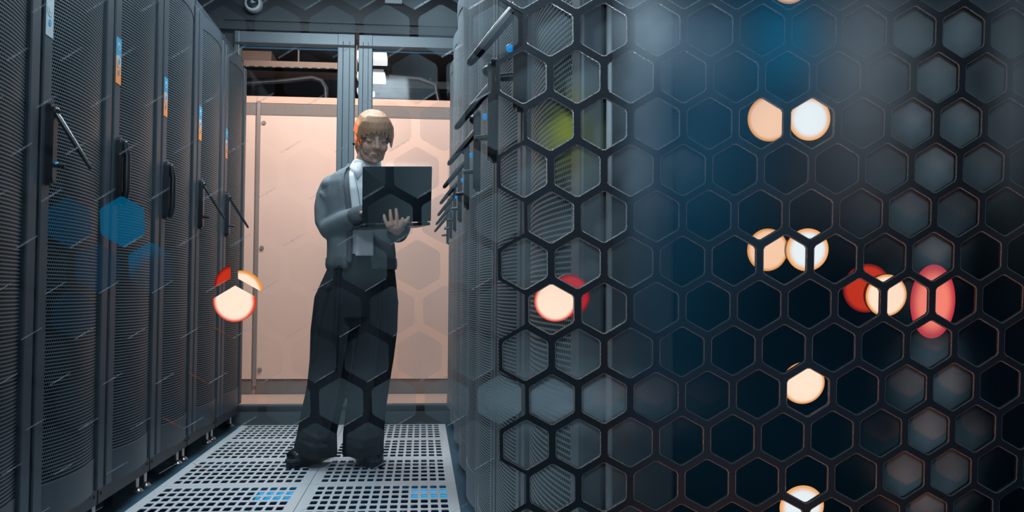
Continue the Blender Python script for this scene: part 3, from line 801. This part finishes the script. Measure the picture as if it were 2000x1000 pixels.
def signal_lamp(px, py, dx, dy, m, w, label, deep=0.012, group='round glowing lamps behind the hexagon screen'):
    u, v = inv_screen(px, py, w); du, dv = dx / 2 / F * 0.86, dy / 2 / F * 0.86
    loc = S(u, v, w - deep); T = Matrix.Translation(-loc)
    t = thing('signal_lamp', label, 'lamp', loc, 0, group)
    n = 48; lens = MB(); uv = []
    prof = [(0.02, 0.0030), (0.5, 0.0024), (0.8, 0.0012), (1.0, 0.0)]
    rings = []
    for r, h in prof[::-1]:
        rings.append([T @ S(u + du * r * math.cos(2 * PI * k / n), v + dv * r * math.sin(2 * PI * k / n), w + h) for k in range(n)])
        uv += [(r * math.cos(2 * PI * k / n), r * math.sin(2 * PI * k / n)) for k in range(n)]
    lens.loft(rings, caps=False); lens.f.append([3 * n + k for k in range(n)]); lens.m.append(0)
    lens.build('lens', LM[m], t, smooth=True, uv=uv, fix=False)
    hs_ = MB(); hs_.loft([[T @ S(u + du * q * math.cos(2 * PI * k / n), v + dv * q * math.sin(2 * PI * k / n), w + h) for k in range(n)]
                          for q, h in ((0.985, -0.0004), (0.985, -deep * 0.6), (0.8, -deep))])
    hs_.build('housing', M['black'], t, smooth=True)
    return t
W1, W2, W3 = GW - 0.024, GW - 0.034, GW - 0.044
signal_lamp(1503, 232, 92, 92, 'peach_flat', W2, 'peach round lamp, left of the touching pair near the top of the screen')
signal_lamp(1581, 232, 88, 88, 'white', W1, 'white round lamp, right of the touching pair near the top of the screen')
signal_lamp(1499, 488, 86, 88, 'peach_flat', W2, 'peach round lamp, left of the overlapping pair halfway up the screen')
signal_lamp(1577, 488, 90, 88, 'white', W1, 'white round lamp with orange rim, right of the overlapping pair halfway up')
signal_lamp(1541, -34, 84, 84, 'peach', W1, 'orange-rimmed round lamp cut by the top edge of the photo')
signal_lamp(1693, 563, 106, 104, 'red', W3, 'dark red round lamp half covered by a smaller peach lamp')
signal_lamp(1731, 577, 90, 88, 'peach', W1, 'peach round lamp in front of the dark red one')
signal_lamp(1822, 589, 102, 158, 'pink', W2, 'tall oval pink lamp, rightmost of all the lamps')
signal_lamp(1569, 748, 92, 88, 'peach', W1, 'single peach round lamp in the lower half of the screen')
signal_lamp(1566, 990, 96, 92, 'white', W1, 'white round lamp cut by the bottom edge of the photo')
signal_lamp(1112, 578, 84, 88, 'crimson', W2, 'crimson round lamp peeking out behind the peach lamp nearest the aisle')
signal_lamp(1085, 588, 86, 84, 'coral', W1, 'peach round lamp with red rim nearest the aisle')
# the lamp stuck on the clear part of the overlay pane, cut into hexagon pieces by the pattern
def clip(poly, cl):
    out = poly
    for i in range(len(cl)):
        A = Vector(cl[i]); B = Vector(cl[(i + 1) % len(cl)]); inp = out; out = []
        side = lambda p: (B.x - A.x) * (p[1] - A.y) - (B.y - A.y) * (p[0] - A.x)
        for k in range(len(inp)):
            p, q = inp[k], inp[(k + 1) % len(inp)]; sp_, sq = side(p), side(q)
            if sp_ >= 0: out.append(p)
            if sp_ * sq < 0:
                s_ = sp_ / (sp_ - sq); out.append((p[0] + (q[0] - p[0]) * s_, p[1] + (q[1] - p[1]) * s_))
        if not out: return []
    return out
u, v = inv_screen(453, 590, GW); r = 42 / F * 0.845
loc = S(u, v, GW - 0.006); T = Matrix.Translation(-loc)
t = thing('signal_lamp', 'glowing peach lamp cut to a hexagon at the end of the left racks', 'lamp', loc)
def piece(cu, cv, rr, uu, vv, m, w):
    circ = [(uu + rr * math.cos(2 * PI * k / 64), vv + rr * math.sin(2 * PI * k / 64)) for k in range(64)]
    pl = clip(circ, hexpts(cu, cv, RHOLE))
    if len(pl) < 3: return
    cx = sum(p[0] for p in pl) / len(pl); cy = sum(p[1] for p in pl) / len(pl); n = len(pl)
    mb = MB(); uv = [((cx - uu) / rr, (cy - vv) / rr)]; mb.v.append(tuple(T @ S(cx, cy, w)))
    for sc in (0.6, 1.0):
        for p in pl:
            q = (cx + (p[0] - cx) * sc, cy + (p[1] - cy) * sc); mb.v.append(tuple(T @ S(*q, w))); uv.append(((q[0] - uu) / rr, (q[1] - vv) / rr))
    for p in pl: mb.v.append(tuple(T @ S(*p, w - 0.004))); uv.append(((p[0] - uu) / rr, (p[1] - vv) / rr))
    for k in range(n):
        k2 = (k + 1) % n
        mb.f += [[0, 1 + k, 1 + k2], [1 + k, 1 + n + k, 1 + n + k2, 1 + k2], [1 + n + k, 1 + 2 * n + k, 1 + 2 * n + k2, 1 + n + k2]]; mb.m += [0] * 3
    mb.build('lens', LM[m], t, uv=uv, fix=False)
piece(*cellc(-12, 4), r, u, v, 'coral', GW - 0.0065)
u3, v3 = inv_screen(465, 574, GW)
piece(*cellc(-11, 3), r * 1.05, u3, v3, 'peach', GW - 0.0065)
u2, v2 = inv_screen(447, 560, GW)
piece(*cellc(-13, 3), 42 / F * 0.845, u2 + 0.004, v2, 'red', GW - 0.0065)

for i, (x_, y_, w_) in enumerate(((545, 966, .17), (836, 962, .15))):
    q = PZ(x_, y_, -0.012)  # glowing boxes added to imitate blue-lit patches below the tiles
    tag(MB().box((q.x - w_ / 2, q.y - .07, -.026), (q.x + w_ / 2, q.y + .07, -.012), 0, bev=.003).build('underfloor_glow', M['cyan']), ['blue glow under the perforated floor tiles at the left of the seam', 'blue glow under the perforated floor tiles by the right racks'][i], 'lamp')
    MB().box((q.x - .01, q.y - .01, -.52), (q.x + .01, q.y + .01, -.026)).build('stand', M['black'], bpy.context.scene.objects['underfloor_glow' if i == 0 else 'underfloor_glow.001'])

# ================================================================== PERSON
YB = 4.42
foot = PZ(650, 905)
pr = thing('person', 'person in grey cardigan and wide black trousers standing with an open laptop', 'person', (P(695, 600, YB).x, YB, 0))
TPm = Matrix.Translation(-Vector(pr.location))
def Q(px, py, dy=0.0): return P(px, py, YB + dy)
HO = Q(728, 266, -0.065)
HM = Matrix.Translation(HO) @ Matrix.Rotation(D2R(17), 4, 'Z') @ Matrix.Rotation(D2R(21), 4, 'X') @ Matrix.Rotation(D2R(-2), 4, 'Y') @ Matrix.Scale(0.98, 4)
body = MB()
def hd_(fn):
    m = MB(); fn(m); m.xf(HM); return m
def addm(dst, m):
    o = len(dst.v); dst.v += m.v; dst.f += [[i + o for i in f] for f in m.f]; dst.m += m.m
h = MB()
h.ell((0, .015, .03), (.072, .090, .080)); h.ell((0, -.022, -.028), (.060, .066, .078)); h.ell((0, -.050, .035), (.058, .038, .045))
for s in (-1, 1):
    h.tube([(s * .050, .0, -.055), (s * .030, -.045, -.090), (0, -.066, -.098)], [.020, .019, .017], 12, round_caps=True)
    h.ell((s * .036, -.058, -.038), (.024, .024, .028))
    h.tube([(s * .050, -.064, .016), (s * .030, -.080, .021), (s * .012, -.081, .016)], [.009, .011, .009], 10, round_caps=True)
    h.ell((s * .031, -.071, -.003), (.0165, .0125, .0125))
    h.ell((s * .010, -.091, -.036), (.009, .010, .008))
    h.ell((s * .074, .012, -.012), (.009, .018, .030))
    h.tube([(s * .018, -.083, -.067), (0, -.090, -.066)], [.005, .0085], 10, round_caps=True)
h.tube([(0, -.082, .012), (0, -.094, -.008), (0, -.106, -.030)], [.008, .0085, .0115], 12, round_caps=True)
h.ell((0, -.068, -.075), (.030, .022, .022))
h.tube([(-.015, -.083, -.072), (0, -.088, -.0735), (.015, -.083, -.072)], [.005, .0075, .005], 10, round_caps=True)
h.ell((0, -.076, -.100), (.016, .014, .013))
h.xf(HM); addm(body, h)
# neck, trunk, legs (inside the clothes) and arms with hands
body.tube([Q(722, 296, -.02), Q(713, 325, .0), Q(706, 350, .01)], [.050, .050, .062], 16, round_caps=True)
def hring(px, py, hw, hd, dy=0, n=28, M_=None):
    c = Q(px, py, dy); r_ = hw * c.y / F
    return [Vector((c.x + r_ * math.cos(2 * PI * k / n), c.y + hd * math.sin(2 * PI * k / n), c.z)) for k in range(n)]
body.loft([hring(700, 345, 42, .06), hring(700, 362, 56, .085), hring(700, 410, 52, .090), hring(703, 460, 50, .085), hring(706, 510, 52, .090), hring(706, 560, 52, .085)])
AR = [Q(650, 364, .02), Q(641, 400, .015), Q(637, 443, -.01), Q(672, 431, -.11), Q(702, 419, -.20)]
AL = [Q(754, 364, .02), Q(772, 400, .02), Q(784, 440, -.02), Q(782, 448, -.13), Q(778, 452, -.26)]
for A in (AR, AL): body.tube(A, [.042, .036, .034, .030, .024], 12, round_caps=True)
# right hand resting on the keyboard, fingers reaching over the keys
WR = AR[-1]
HR = Q(716, 417, -.225)
body.ell(HR, (.034, .036, .016))
for i, (dx, L_) in enumerate(((-.024, .058), (-.008, .068), (.008, .064), (.023, .050))):
    k0 = HR + Vector((dx + .022, -.012 + i * -.006, .002)); k1 = k0 + Vector((.022, -.010 - .004 * i, .010)); k2 = k1 + Vector((L_ * .45, -.006, -.018))
    body.tube([HR + Vector((dx * .6, 0, 0)), k0, k1, k2], [.010, .0088, .0082, .0068], 10, round_caps=True)
body.tube([HR + Vector((-.012, -.02, 0)), HR + Vector((.005, -.048, 0)), HR + Vector((.030, -.062, -.006))], [.011, .0095, .008], 10, round_caps=True)
# left hand under the laptop, fingers curled up over the back of the lid
PL = Q(773, 446, -.345)
body.tube([Q(777, 452, -.25), PL], [.026, .026], 12, round_caps=True)
body.ell(PL, (.040, .040, .020))
fing = [((757, 440), (752, 430), (750, 421), -.392), ((765, 438), (763, 424), (762, 411), -.388), ((775, 438), (775, 423), (773.5, 409), -.384), ((783, 441), (786, 433), (786, 427), -.382)]
for b_, m_, t_, dy in fing:
    body.tube([Vector(PL) + (Q(*b_, -.355) - Vector(PL)) * 0.3, Q(b_[0], b_[1] + 1, dy + .004), Q(*m_, dy + .000), Q(*t_, dy + .003)], [.0105, .0098, .0088, .0074], 12, round_caps=True)
body.tube([PL + Vector((.012, .0, .0)), Q(789, 437, -.372), Q(795, 431, -.378), Q(798, 425, -.374)], [.014, .0115, .0098, .0082], 12, round_caps=True)
LEG = {  # px centre, py, half width px for the two trouser legs
    'a': [(680, 503, 26), (671, 528, 33), (657, 580, 43), (649, 645, 43), (648, 700, 43), (640, 750, 39), (628, 800, 37), (619, 845, 36), (617, 866, 39), (618, 880, 39), (619, 891, 37)],
    'b': [(733, 503, 26), (735, 528, 35), (738, 590, 38), (736, 645, 38), (730, 700, 37), (722, 750, 37), (715, 800, 37), (711, 845, 38), (711, 866, 38), (711, 880, 39), (711, 889, 38)]}
for kx in 'ab':
    L_ = LEG[kx]; pts = [Q(p[0], p[1], 0.0) for p in L_]
    body.tube([pts[0], pts[3], pts[5], pts[7], Q(L_[-1][0] + (0 if kx == 'a' else -2), 884, .03)], [.055, .052, .048, .036, .030], 14, round_caps=True)
body.xf(TPm)
bo = body.build('body', M['skin'], pr, fix=False); voxel(bo, 0.0034, 4, 0.5)
# lips, brows, lashes (children: own colour)
f = MB(); f.tube([(-.019, -.087, -.0665), (-.006, -.0955, -.064), (0, -.0955, -.0655), (.006, -.0955, -.064), (.019, -.087, -.0665)], [.0018, .0034, .0032, .0034, .0018], 8, round_caps=True)
f.tube([(-.015, -.087, -.072), (0, -.0945, -.0745), (.015, -.087, -.072)], [.002, .004, .002], 8, round_caps=True)
f.xf(HM).xf(TPm).build('lips', M['lip'], pr, smooth='all')
f = MB()
for s in (-1, 1):
    f.tube([(s * .050, -.074, .018), (s * .034, -.0905, .0245), (s * .016, -.092, .020)], [.0016, .0030, .0026], 8, round_caps=True)
    f.tube([(s * .0455, -.0770, -.0075), (s * .038, -.0825, -.0098), (s * .030, -.0845, -.0105), (s * .019, -.0805, -.008)], [.0010, .0018, .0018, .0010], 8, round_caps=True)
f.xf(HM).xf(TPm).build('eyebrows_and_lashes', M['brow'], pr, smooth='all')
# hair: cap, fringe, side locks and low tuft at the nape
f = MB()
f.ell((0, .022, .034), (.079, .096, .087), seg=64, rings=40)
rh = random.Random(3)
for i in range(27):
    x = -.070 + i * .140 / 26; e = abs(x) / .070
    zt_ = .034 + .010 * math.sin(i * 1.7) - .034 * e ** 2.5 + rh.uniform(-.006, .006)
    f.tube([(x * .30 + .006, -.030, .117), (x * .62 + .003, -.064 + .012 * e ** 2, .100), (x * .88, -.083 + .022 * e ** 2, .078), (x * 1.0, -.0945 + .034 * e ** 2, .054), (x * 1.03, -.0965 + .040 * e ** 2, zt_)], [.0075, .0075, .0068, .0052, .0028], 8, round_caps=True)
for s in (-1, 1):
    for i in range(10):
        y = -.056 + i * .0095
        f.tube([(s * .020, y * .5, .116), (s * .056, y * .85, .092), (s * .0755, y, .055), (s * .081, y, .015), (s * .077, y - .002, (-.032 if s > 0 else -.008) + rh.uniform(-.008, .008) + .002 * i)], [.007, .0075, .0075, .0065, .0035], 8, round_caps=True)
f.ell((-.01, .085, -.055), (.042, .030, .038))
f.tube([(-.045, .055, -.02), (-.052, .062, -.07), (-.048, .055, -.105)], [.022, .016, .006], 10, round_caps=True)
f.xf(HM).xf(TPm); ho = f.build('hair', M['hair'], pr, fix=False); voxel(ho, 0.0024, 4, 0.5)
# ear stud
MB().ell(HM @ Vector((-.086, .004, -.040)), (.006, .006, .008)).xf(TPm).build('earring', M['black'], pr, smooth=True)

# shirt: torso, collar stand and two collar points
f = MB()
f.loft([hring(706, 334, 28, .058, .0), hring(704, 346, 44, .080, .0), hring(702, 372, 54, .104, .0), hring(702, 420, 52, .110, -.005), hring(705, 465, 52, .112, -.005), hring(706, 500, 54, .108, .0)])
so = None
f.tube([Q(716, 318, .0), Q(712, 330, .0), Q(709, 340, .0)], [.060, .064, .070], 24)
f.xf(TPm); so = f.build('shirt', M['shirt'], pr, fix=False); voxel(so, 0.006, 4, 0.5)
f = MB()
n = 30
cr = []
for z_, rr, yy in ((0, .060, 0), (0.5, .063, 0), (1, .066, 0)):
    pass
def cring(px, py, r_, lean=0.0):
    c = Q(px, py, 0.0); out = []
    for k in range(n + 1):
        an = -PI / 2 + 0.28 + (2 * PI - 0.56) * k / n
        out.append(Vector((c.x + r_ * math.cos(an), c.y + r_ * math.sin(an) * 1.0, c.z + 0.016 * math.sin(an) + lean)))
    return out
rings = [cring(713, 334, .066), cring(717, 315, .060), cring(717, 314, .064), cring(712, 334, .080), cring(711, 335, .077), cring(713, 334, .066)]
f.loft(rings, closed=False)
for s in (-1, 1):
    c0 = Q(713 + s * 7, 322, -.066); c1 = Q(713 + s * 26, 326, -.050); c2 = Q(713 + s * 16, 352, -.098); c3 = Q(713 + s * 3, 334, -.078)
    V = [c0, c1, c2, c3]; f.add(V + [v_ + Vector((0, .006, 0)) for v_ in V], [[0, 1, 2, 3], [7, 6, 5, 4], [0, 4, 5, 1], [1, 5, 6, 2], [2, 6, 7, 3], [3, 7, 4, 0]])
f.xf(TPm).build('collar', M['shirt'], pr, smooth='all')
# cardigan: open-fronted trunk plus sleeves
f = MB(); n = 44
def car(px, py, hw, hd, gap, th=.014, dy=0.0):
    c = Q(px, py, dy); r_ = hw * c.y / F; ou = []; inn = []
    for k in range(n + 1):
        an = -PI / 2 + gap + (2 * PI - 2 * gap) * k / n
        ca_, sa = math.cos(an), math.sin(an)
        ou.append(Vector((c.x + r_ * ca_, c.y + hd * sa, c.z + (0 if py > 345 else 0)))); inn.append(Vector((c.x + (r_ - th) * ca_, c.y + (hd - th) * sa, c.z)))
    return ou + inn[::-1]
f.loft([car(707, 325, 27, .080, .95), car(703, 333, 40, .092, .66), car(701, 343, 53, .106, .48), car(700, 358, 62, .118, .40), car(700, 385, 66, .126, .34), car(701, 420, 65, .130, .30), car(704, 460, 64, .132, .34), car(706, 492, 66, .134, .36), car(706, 514, 67, .134, .36)])
f.ell(Q(650, 363, .01), (.056, .072, .044)); f.ell(Q(753, 363, .01), (.056, .072, .044))
AR2 = [Q(649, 365, .015), Q(642, 382, .02), Q(638, 405, .015), Q(638, 432, -.002), Q(643, 447, -.025), Q(668, 435, -.10), Q(690, 425, -.17), Q(699, 421, -.195)]
f.tube(AR2, [.056, .058, .058, .055, .052, .050, .045, .040], 18, round_caps=True)
AL2 = [Q(754, 365, .015), Q(766, 385, .02), Q(778, 410, .02), Q(784, 430, -.01), Q(781, 446, -.10), Q(777, 454, -.22), Q(775, 455, -.26)]
f.tube(AL2, [.056, .056, .053, .050, .048, .046, .040], 18, round_caps=True)
# soft folds on the sleeves
for (p_, q_, r_) in (((622, 372, -.035), (648, 402, -.045), .012), ((617, 405, -.03), (655, 432, -.055), .012), ((625, 440, -.06), (672, 447, -.135), .011), ((655, 375, -.085), (672, 425, -.11), .012), ((662, 345, -.10), (668, 400, -.115), .010), ((615, 425, -.02), (632, 455, -.06), .012)):
    a_, b_ = Q(*p_), Q(*q_); f.tube([a_ + (b_ - a_) * k for k in (0, .25, .5, .75, 1)], [.001, r_ * .6, r_ * .8, r_ * .6, .001], 10, round_caps=True)
f.xf(TPm); co = f.build('cardigan', M['knit'], pr, fix=False); voxel(co, 0.0065, 7, 0.6)
# ribbed cuffs, neckline band and hem
f = MB()
f.tube([AR2[-2], AR2[-1], AR2[-1] + (AR2[-1] - AR2[-2]) * 1.1], [.043, .041, .037], 24)
f.xf(TPm).build('cuff', M['rib'], pr, smooth='all')
f = MB(); f.tube([AL2[-2], AL2[-1], AL2[-1] + Vector((0, -.035, .003))], [.045, .042, .037], 24)
f.xf(TPm).build('cuff', M['rib'], pr, smooth='all')
f = MB()
for sg in (-1, 1):
    pts = [Q(709 + sg * 27, 322, .02), Q(707 + sg * 30, 332, -.045), Q(704 + sg * 28, 345, -.085), Q(701 + sg * 24, 365, -.122), Q(701 + sg * 20, 400, -.132), Q(703 + sg * 20, 450, -.134), Q(706 + sg * 24, 508, -.134)]
    f.tube(pts, [.012] * 7, 12, round_caps=True, flat=0.5)
f.xf(TPm).build('front_band', M['rib'], pr, smooth='all')
f = MB(); f.loft([car(706, 505, 68, .139, .36, .022), car(706, 518, 69, .142, .36, .024), car(706, 526, 67, .137, .36, .020)])
f.xf(TPm).build('hem_band', M['rib'], pr, smooth='all')
# trousers
f = MB()
def tring(px, py, hw, hd, dy=0.0, n=30, wav=0.0, ph=0.0):
    c = Q(px, py, dy); r_ = hw * c.y / F
    return [Vector((c.x + (r_ + wav * math.sin(5 * 2 * PI * k / n + ph)) * math.cos(2 * PI * k / n), c.y + (hd + wav * math.sin(5 * 2 * PI * k / n + ph)) * math.sin(2 * PI * k / n), c.z)) for k in range(n)]
f.loft([hring(704, 478, 54, .100), hring(705, 510, 60, .112), hring(703, 545, 69, .123), hring(700, 590, 76, .118), hring(697, 620, 70, .100)])
for kx in 'ab':
    R_ = []
    for i, (px_, py_, hw) in enumerate(LEG[kx]):
        R_.append(tring(px_, py_, hw, .105 - .001 * i, 0.0, wav=.003 + .0006 * i, ph=i * .35 + (0 if kx == 'a' else 1)))
    f.loft(R_)
# pleat, drape folds and stacked cuffs
for pts, r_ in (([(662, 520, -.115), (658, 600, -.112), (655, 720, -.108)], .008), ([(741, 520, -.115), (742, 600, -.112), (733, 720, -.108), (715, 840, -.10)], .007),
                ([(640, 560, -.10), (620, 640, -.09), (612, 700, -.085)], .011), ([(680, 640, -.09), (660, 760, -.10), (640, 850, -.095)], .010), ([(760, 600, -.06), (752, 680, -.06)], .010)):
    f.tube([Q(*p_) for p_ in pts], [r_] * len(pts), 10, round_caps=True)
for kx, c_, s_ in (('a', 619, 1), ('b', 711, 1)):
    f.tube([Q(c_ - 30, 852, -.06), Q(c_, 860, -.11), Q(c_ + 28, 852, -.06)], [.012, .014, .012], 10, round_caps=True)
for pts in ([(584, 862, -.06), (608, 874, -.115), (638, 872, -.10), (652, 882, -.03)], [(676, 862, -.05), (702, 876, -.11), (746, 868, -.05)], [(590, 842, -.07), (620, 858, -.12), (654, 856, -.06)]):
    f.tube([Q(*p_) for p_ in pts], [.004] + [.013] * (len(pts) - 2) + [.004], 10, round_caps=True)
f.xf(TPm); to = f.build('trousers', M['trouser'], pr, fix=False); voxel(to, 0.0065, 6, 0.6)
# shoes
def shoe(toe, heel):
    toe, heel = Vector(toe), Vector(heel); ax = (toe - heel); L_ = ax.length; yaw = math.atan2(ax.y, ax.x)
    MT = TPm @ Matrix.Translation((heel.x, heel.y, 0)) @ Matrix.Rotation(yaw, 4, 'Z') @ Matrix.Scale(1.08, 4)
    up = MB(); st = [(0.0, .034, .085), (.04, .038, .105), (.09, .040, .100), (.14, .044, .078), (.19, .049, .058), (.235, .046, .052), (.262, .034, .042), (.275, .014, .030)]
    rings = []
    for x, wd, ht in st:
        rings.append([Vector((x, wd * math.cos(PI * k / 12), .026 + (ht) * math.sin(PI * k / 12) ** .8 * (1 if 0 < k < 12 else 0))) for k in range(13)])
    up.loft(rings); up.ell((.245, 0, .045), (.030, .040, .026)); up.tube([(.03, 0, .10), (.035, 0, .16)], [.036, .044], 16)
    up.xf(MT); so_ = up.build('shoe', M['leather'], pr, fix=False); voxel(so_, 0.004, 3, 0.5)
    sl2 = MB(); n = 40; rg = []
    for z_, g in ((0.0, .98), (.004, 1.0), (.020, 1.0), (.024, 1.03), (.032, 1.02), (.036, .97)):
        pts = []
        for k in range(n):
            a_ = 2 * PI * k / n; x = .137 + .150 * math.cos(a_) * g; wd = (.040 + .012 * (x / .27)) * g
            pts.append(Vector((x, wd * math.copysign(abs(math.sin(a_)) ** .7, math.sin(a_)) + .0012 * ((k % 2) * (z_ < .022)), z_)))
        rg.append(pts)
    sl2.loft(rg); sl2.xf(MT).build('sole', M['rubber'], so_, smooth=True)
    lc = MB()
    for i in range(4):
        x = .125 + i * .022; z_ = .026 + .083 - i * .009
        lc.tube([(x, -.030, z_ - .022), (x + .004, 0, z_ + .002), (x, .030, z_ - .022)], [.0035] * 3, 8, round_caps=True)
    lc.xf(MT).build('laces', M['rubber'], so_, smooth=True)
tl = PZ(578, 911); hl = tl + Vector((.105, .235, 0))
tr = PZ(730, 911); hr_ = tr + Vector((-.075, .25, 0))
shoe(tl, hl); shoe(tr, hr_)

# ================================================================== LAPTOP + BADGE
a = P(707, 437, 4.020); b = P(841, 432, 4.085); c = P(708, 325, 3.985); d = P(843.5, 325, 4.05)
lp = thing('laptop', 'open black laptop held up in both hands, lid back facing the viewer', 'laptop', a)
TL = Matrix.Translation(-a)
nl = (b - a).cross(c - a).normalized()
if nl.y > 0: nl = -nl           # towards the viewer
def slab4(q, n_, th, r_=0.006):
    """rounded quad plate"""
    out = []
    for k in range(4):
        p = q[k]; pa = q[k - 1]; pb = q[(k + 1) % 4]; da = (pa - p).normalized(); db = (pb - p).normalized()
        for s in range(5):
            t_ = s / 4; p0 = p + da * r_; p1 = p + db * r_
            out.append((1 - t_) ** 2 * p0 + 2 * t_ * (1 - t_) * p + t_ ** 2 * p1)
    return [[v_ + n_ * (th * k) for v_ in out] for k in (0, 0.15, 0.85, 1.0)], out
def plate(q, n_, th, m_, name, par, r_=0.006):
    rg, o_ = slab4(q, n_, th, r_); cen = sum(q, Vector()) / 4
    for i in (0, 3): rg[i] = [cen + (v_ - n_ * (th * (0 if i == 0 else 1)) - cen) * 0.992 + n_ * (th * (0 if i == 0 else 1)) for v_ in rg[i]]
    return MB().loft([[TL @ v_ for v_ in r] for r in rg]).build(name, m_, par, smooth=True)
lid = plate([a, b, d, c], nl, .0055, M['laptop'], 'lid', lp)
ins = lambda k1, k2: a + (b - a) * k1 + (c - a) * k2
plate([ins(.03, .06), ins(.97, .06), ins(.97, .95), ins(.03, .95)], -nl, .001, M['screen'], 'screen', lid, .003)
wd = (b - a); bk = Vector((-wd.y, wd.x, 0)).normalized() * 0.215 + Vector((-0.012, 0, .002))
upv = Vector((0, 0, 1))
a0 = a - upv * .004; b0 = b - upv * .004
base = plate([a0, b0, b0 + bk, a0 + bk], -upv, .013, M['laptop'], 'base', lp, .008)
kb = MB()
for r_ in range(5):
    for k_ in range(12):
        o_ = a0 + wd * (.06 + k_ * .074) + bk * (.16 + r_ * .10); e1 = wd * .062; e2 = bk * .08
        V = [o_, o_ + e1, o_ + e1 + e2, o_ + e2]; V = [TL @ v_ for v_ in V] ; V += [v_ + Vector((0, 0, .0015)) for v_ in V]
        kb.add(V, [[3, 2, 1, 0], [4, 5, 6, 7], [0, 1, 5, 4], [1, 2, 6, 5], [2, 3, 7, 6], [3, 0, 4, 7]])
kb.build('keyboard', M['keys'], base)
hg = MB()
for k_ in (.12, .88):
    p = a + wd * k_; hg.tube([TL @ (p - wd * .07 - upv * .004), TL @ (p + wd * .07 - upv * .004)], .0065, 12)
hg.build('hinge', M['black'], lp, smooth=True)

bc = Q(712, 472, -.150)
bd = thing('identity_badge', 'white identity badge hanging at the waist below the laptop', 'badge', bc)
TB = Matrix.Translation(-bc)
w_, h_ = 0.037, 0.060
bx = MB().box((-w_, -.002, -h_), (w_, .002, h_), 0, bev=.0015); bx.build('card', M['badge'], bd)
bf = MB()
for (x0, z0, x1, z1) in ((-w_ - .003, h_ - .010, w_ + .003, h_ + .004), (-w_ - .003, -h_ - .003, -w_, h_), (w_, -h_ - .003, w_ + .003, h_), (-w_ - .003, -h_ - .003, w_ + .003, -h_)):
    bf.box((x0, -.004, z0), (x1, .003, z1), 0)
bf.build('sleeve', M['badge_clear'], bd)
MB().box((-.010, -.006, h_ + .002), (.010, .002, h_ + .016), 0, bev=.001).build('clip', M['chrome'], bd)
lan = MB()
for sg in (-1, 1):
    lan.tube([TB @ Q(712, 446, -.150), TB @ Q(712 + sg * 5, 430, -.150), TB @ Q(713 + sg * 14, 370, -.142), TB @ Q(713 + sg * 22, 338, -.098)], [.004] * 4, 8, flat=0.3)
lan.build('lanyard', M['alu'], bd, smooth=True)
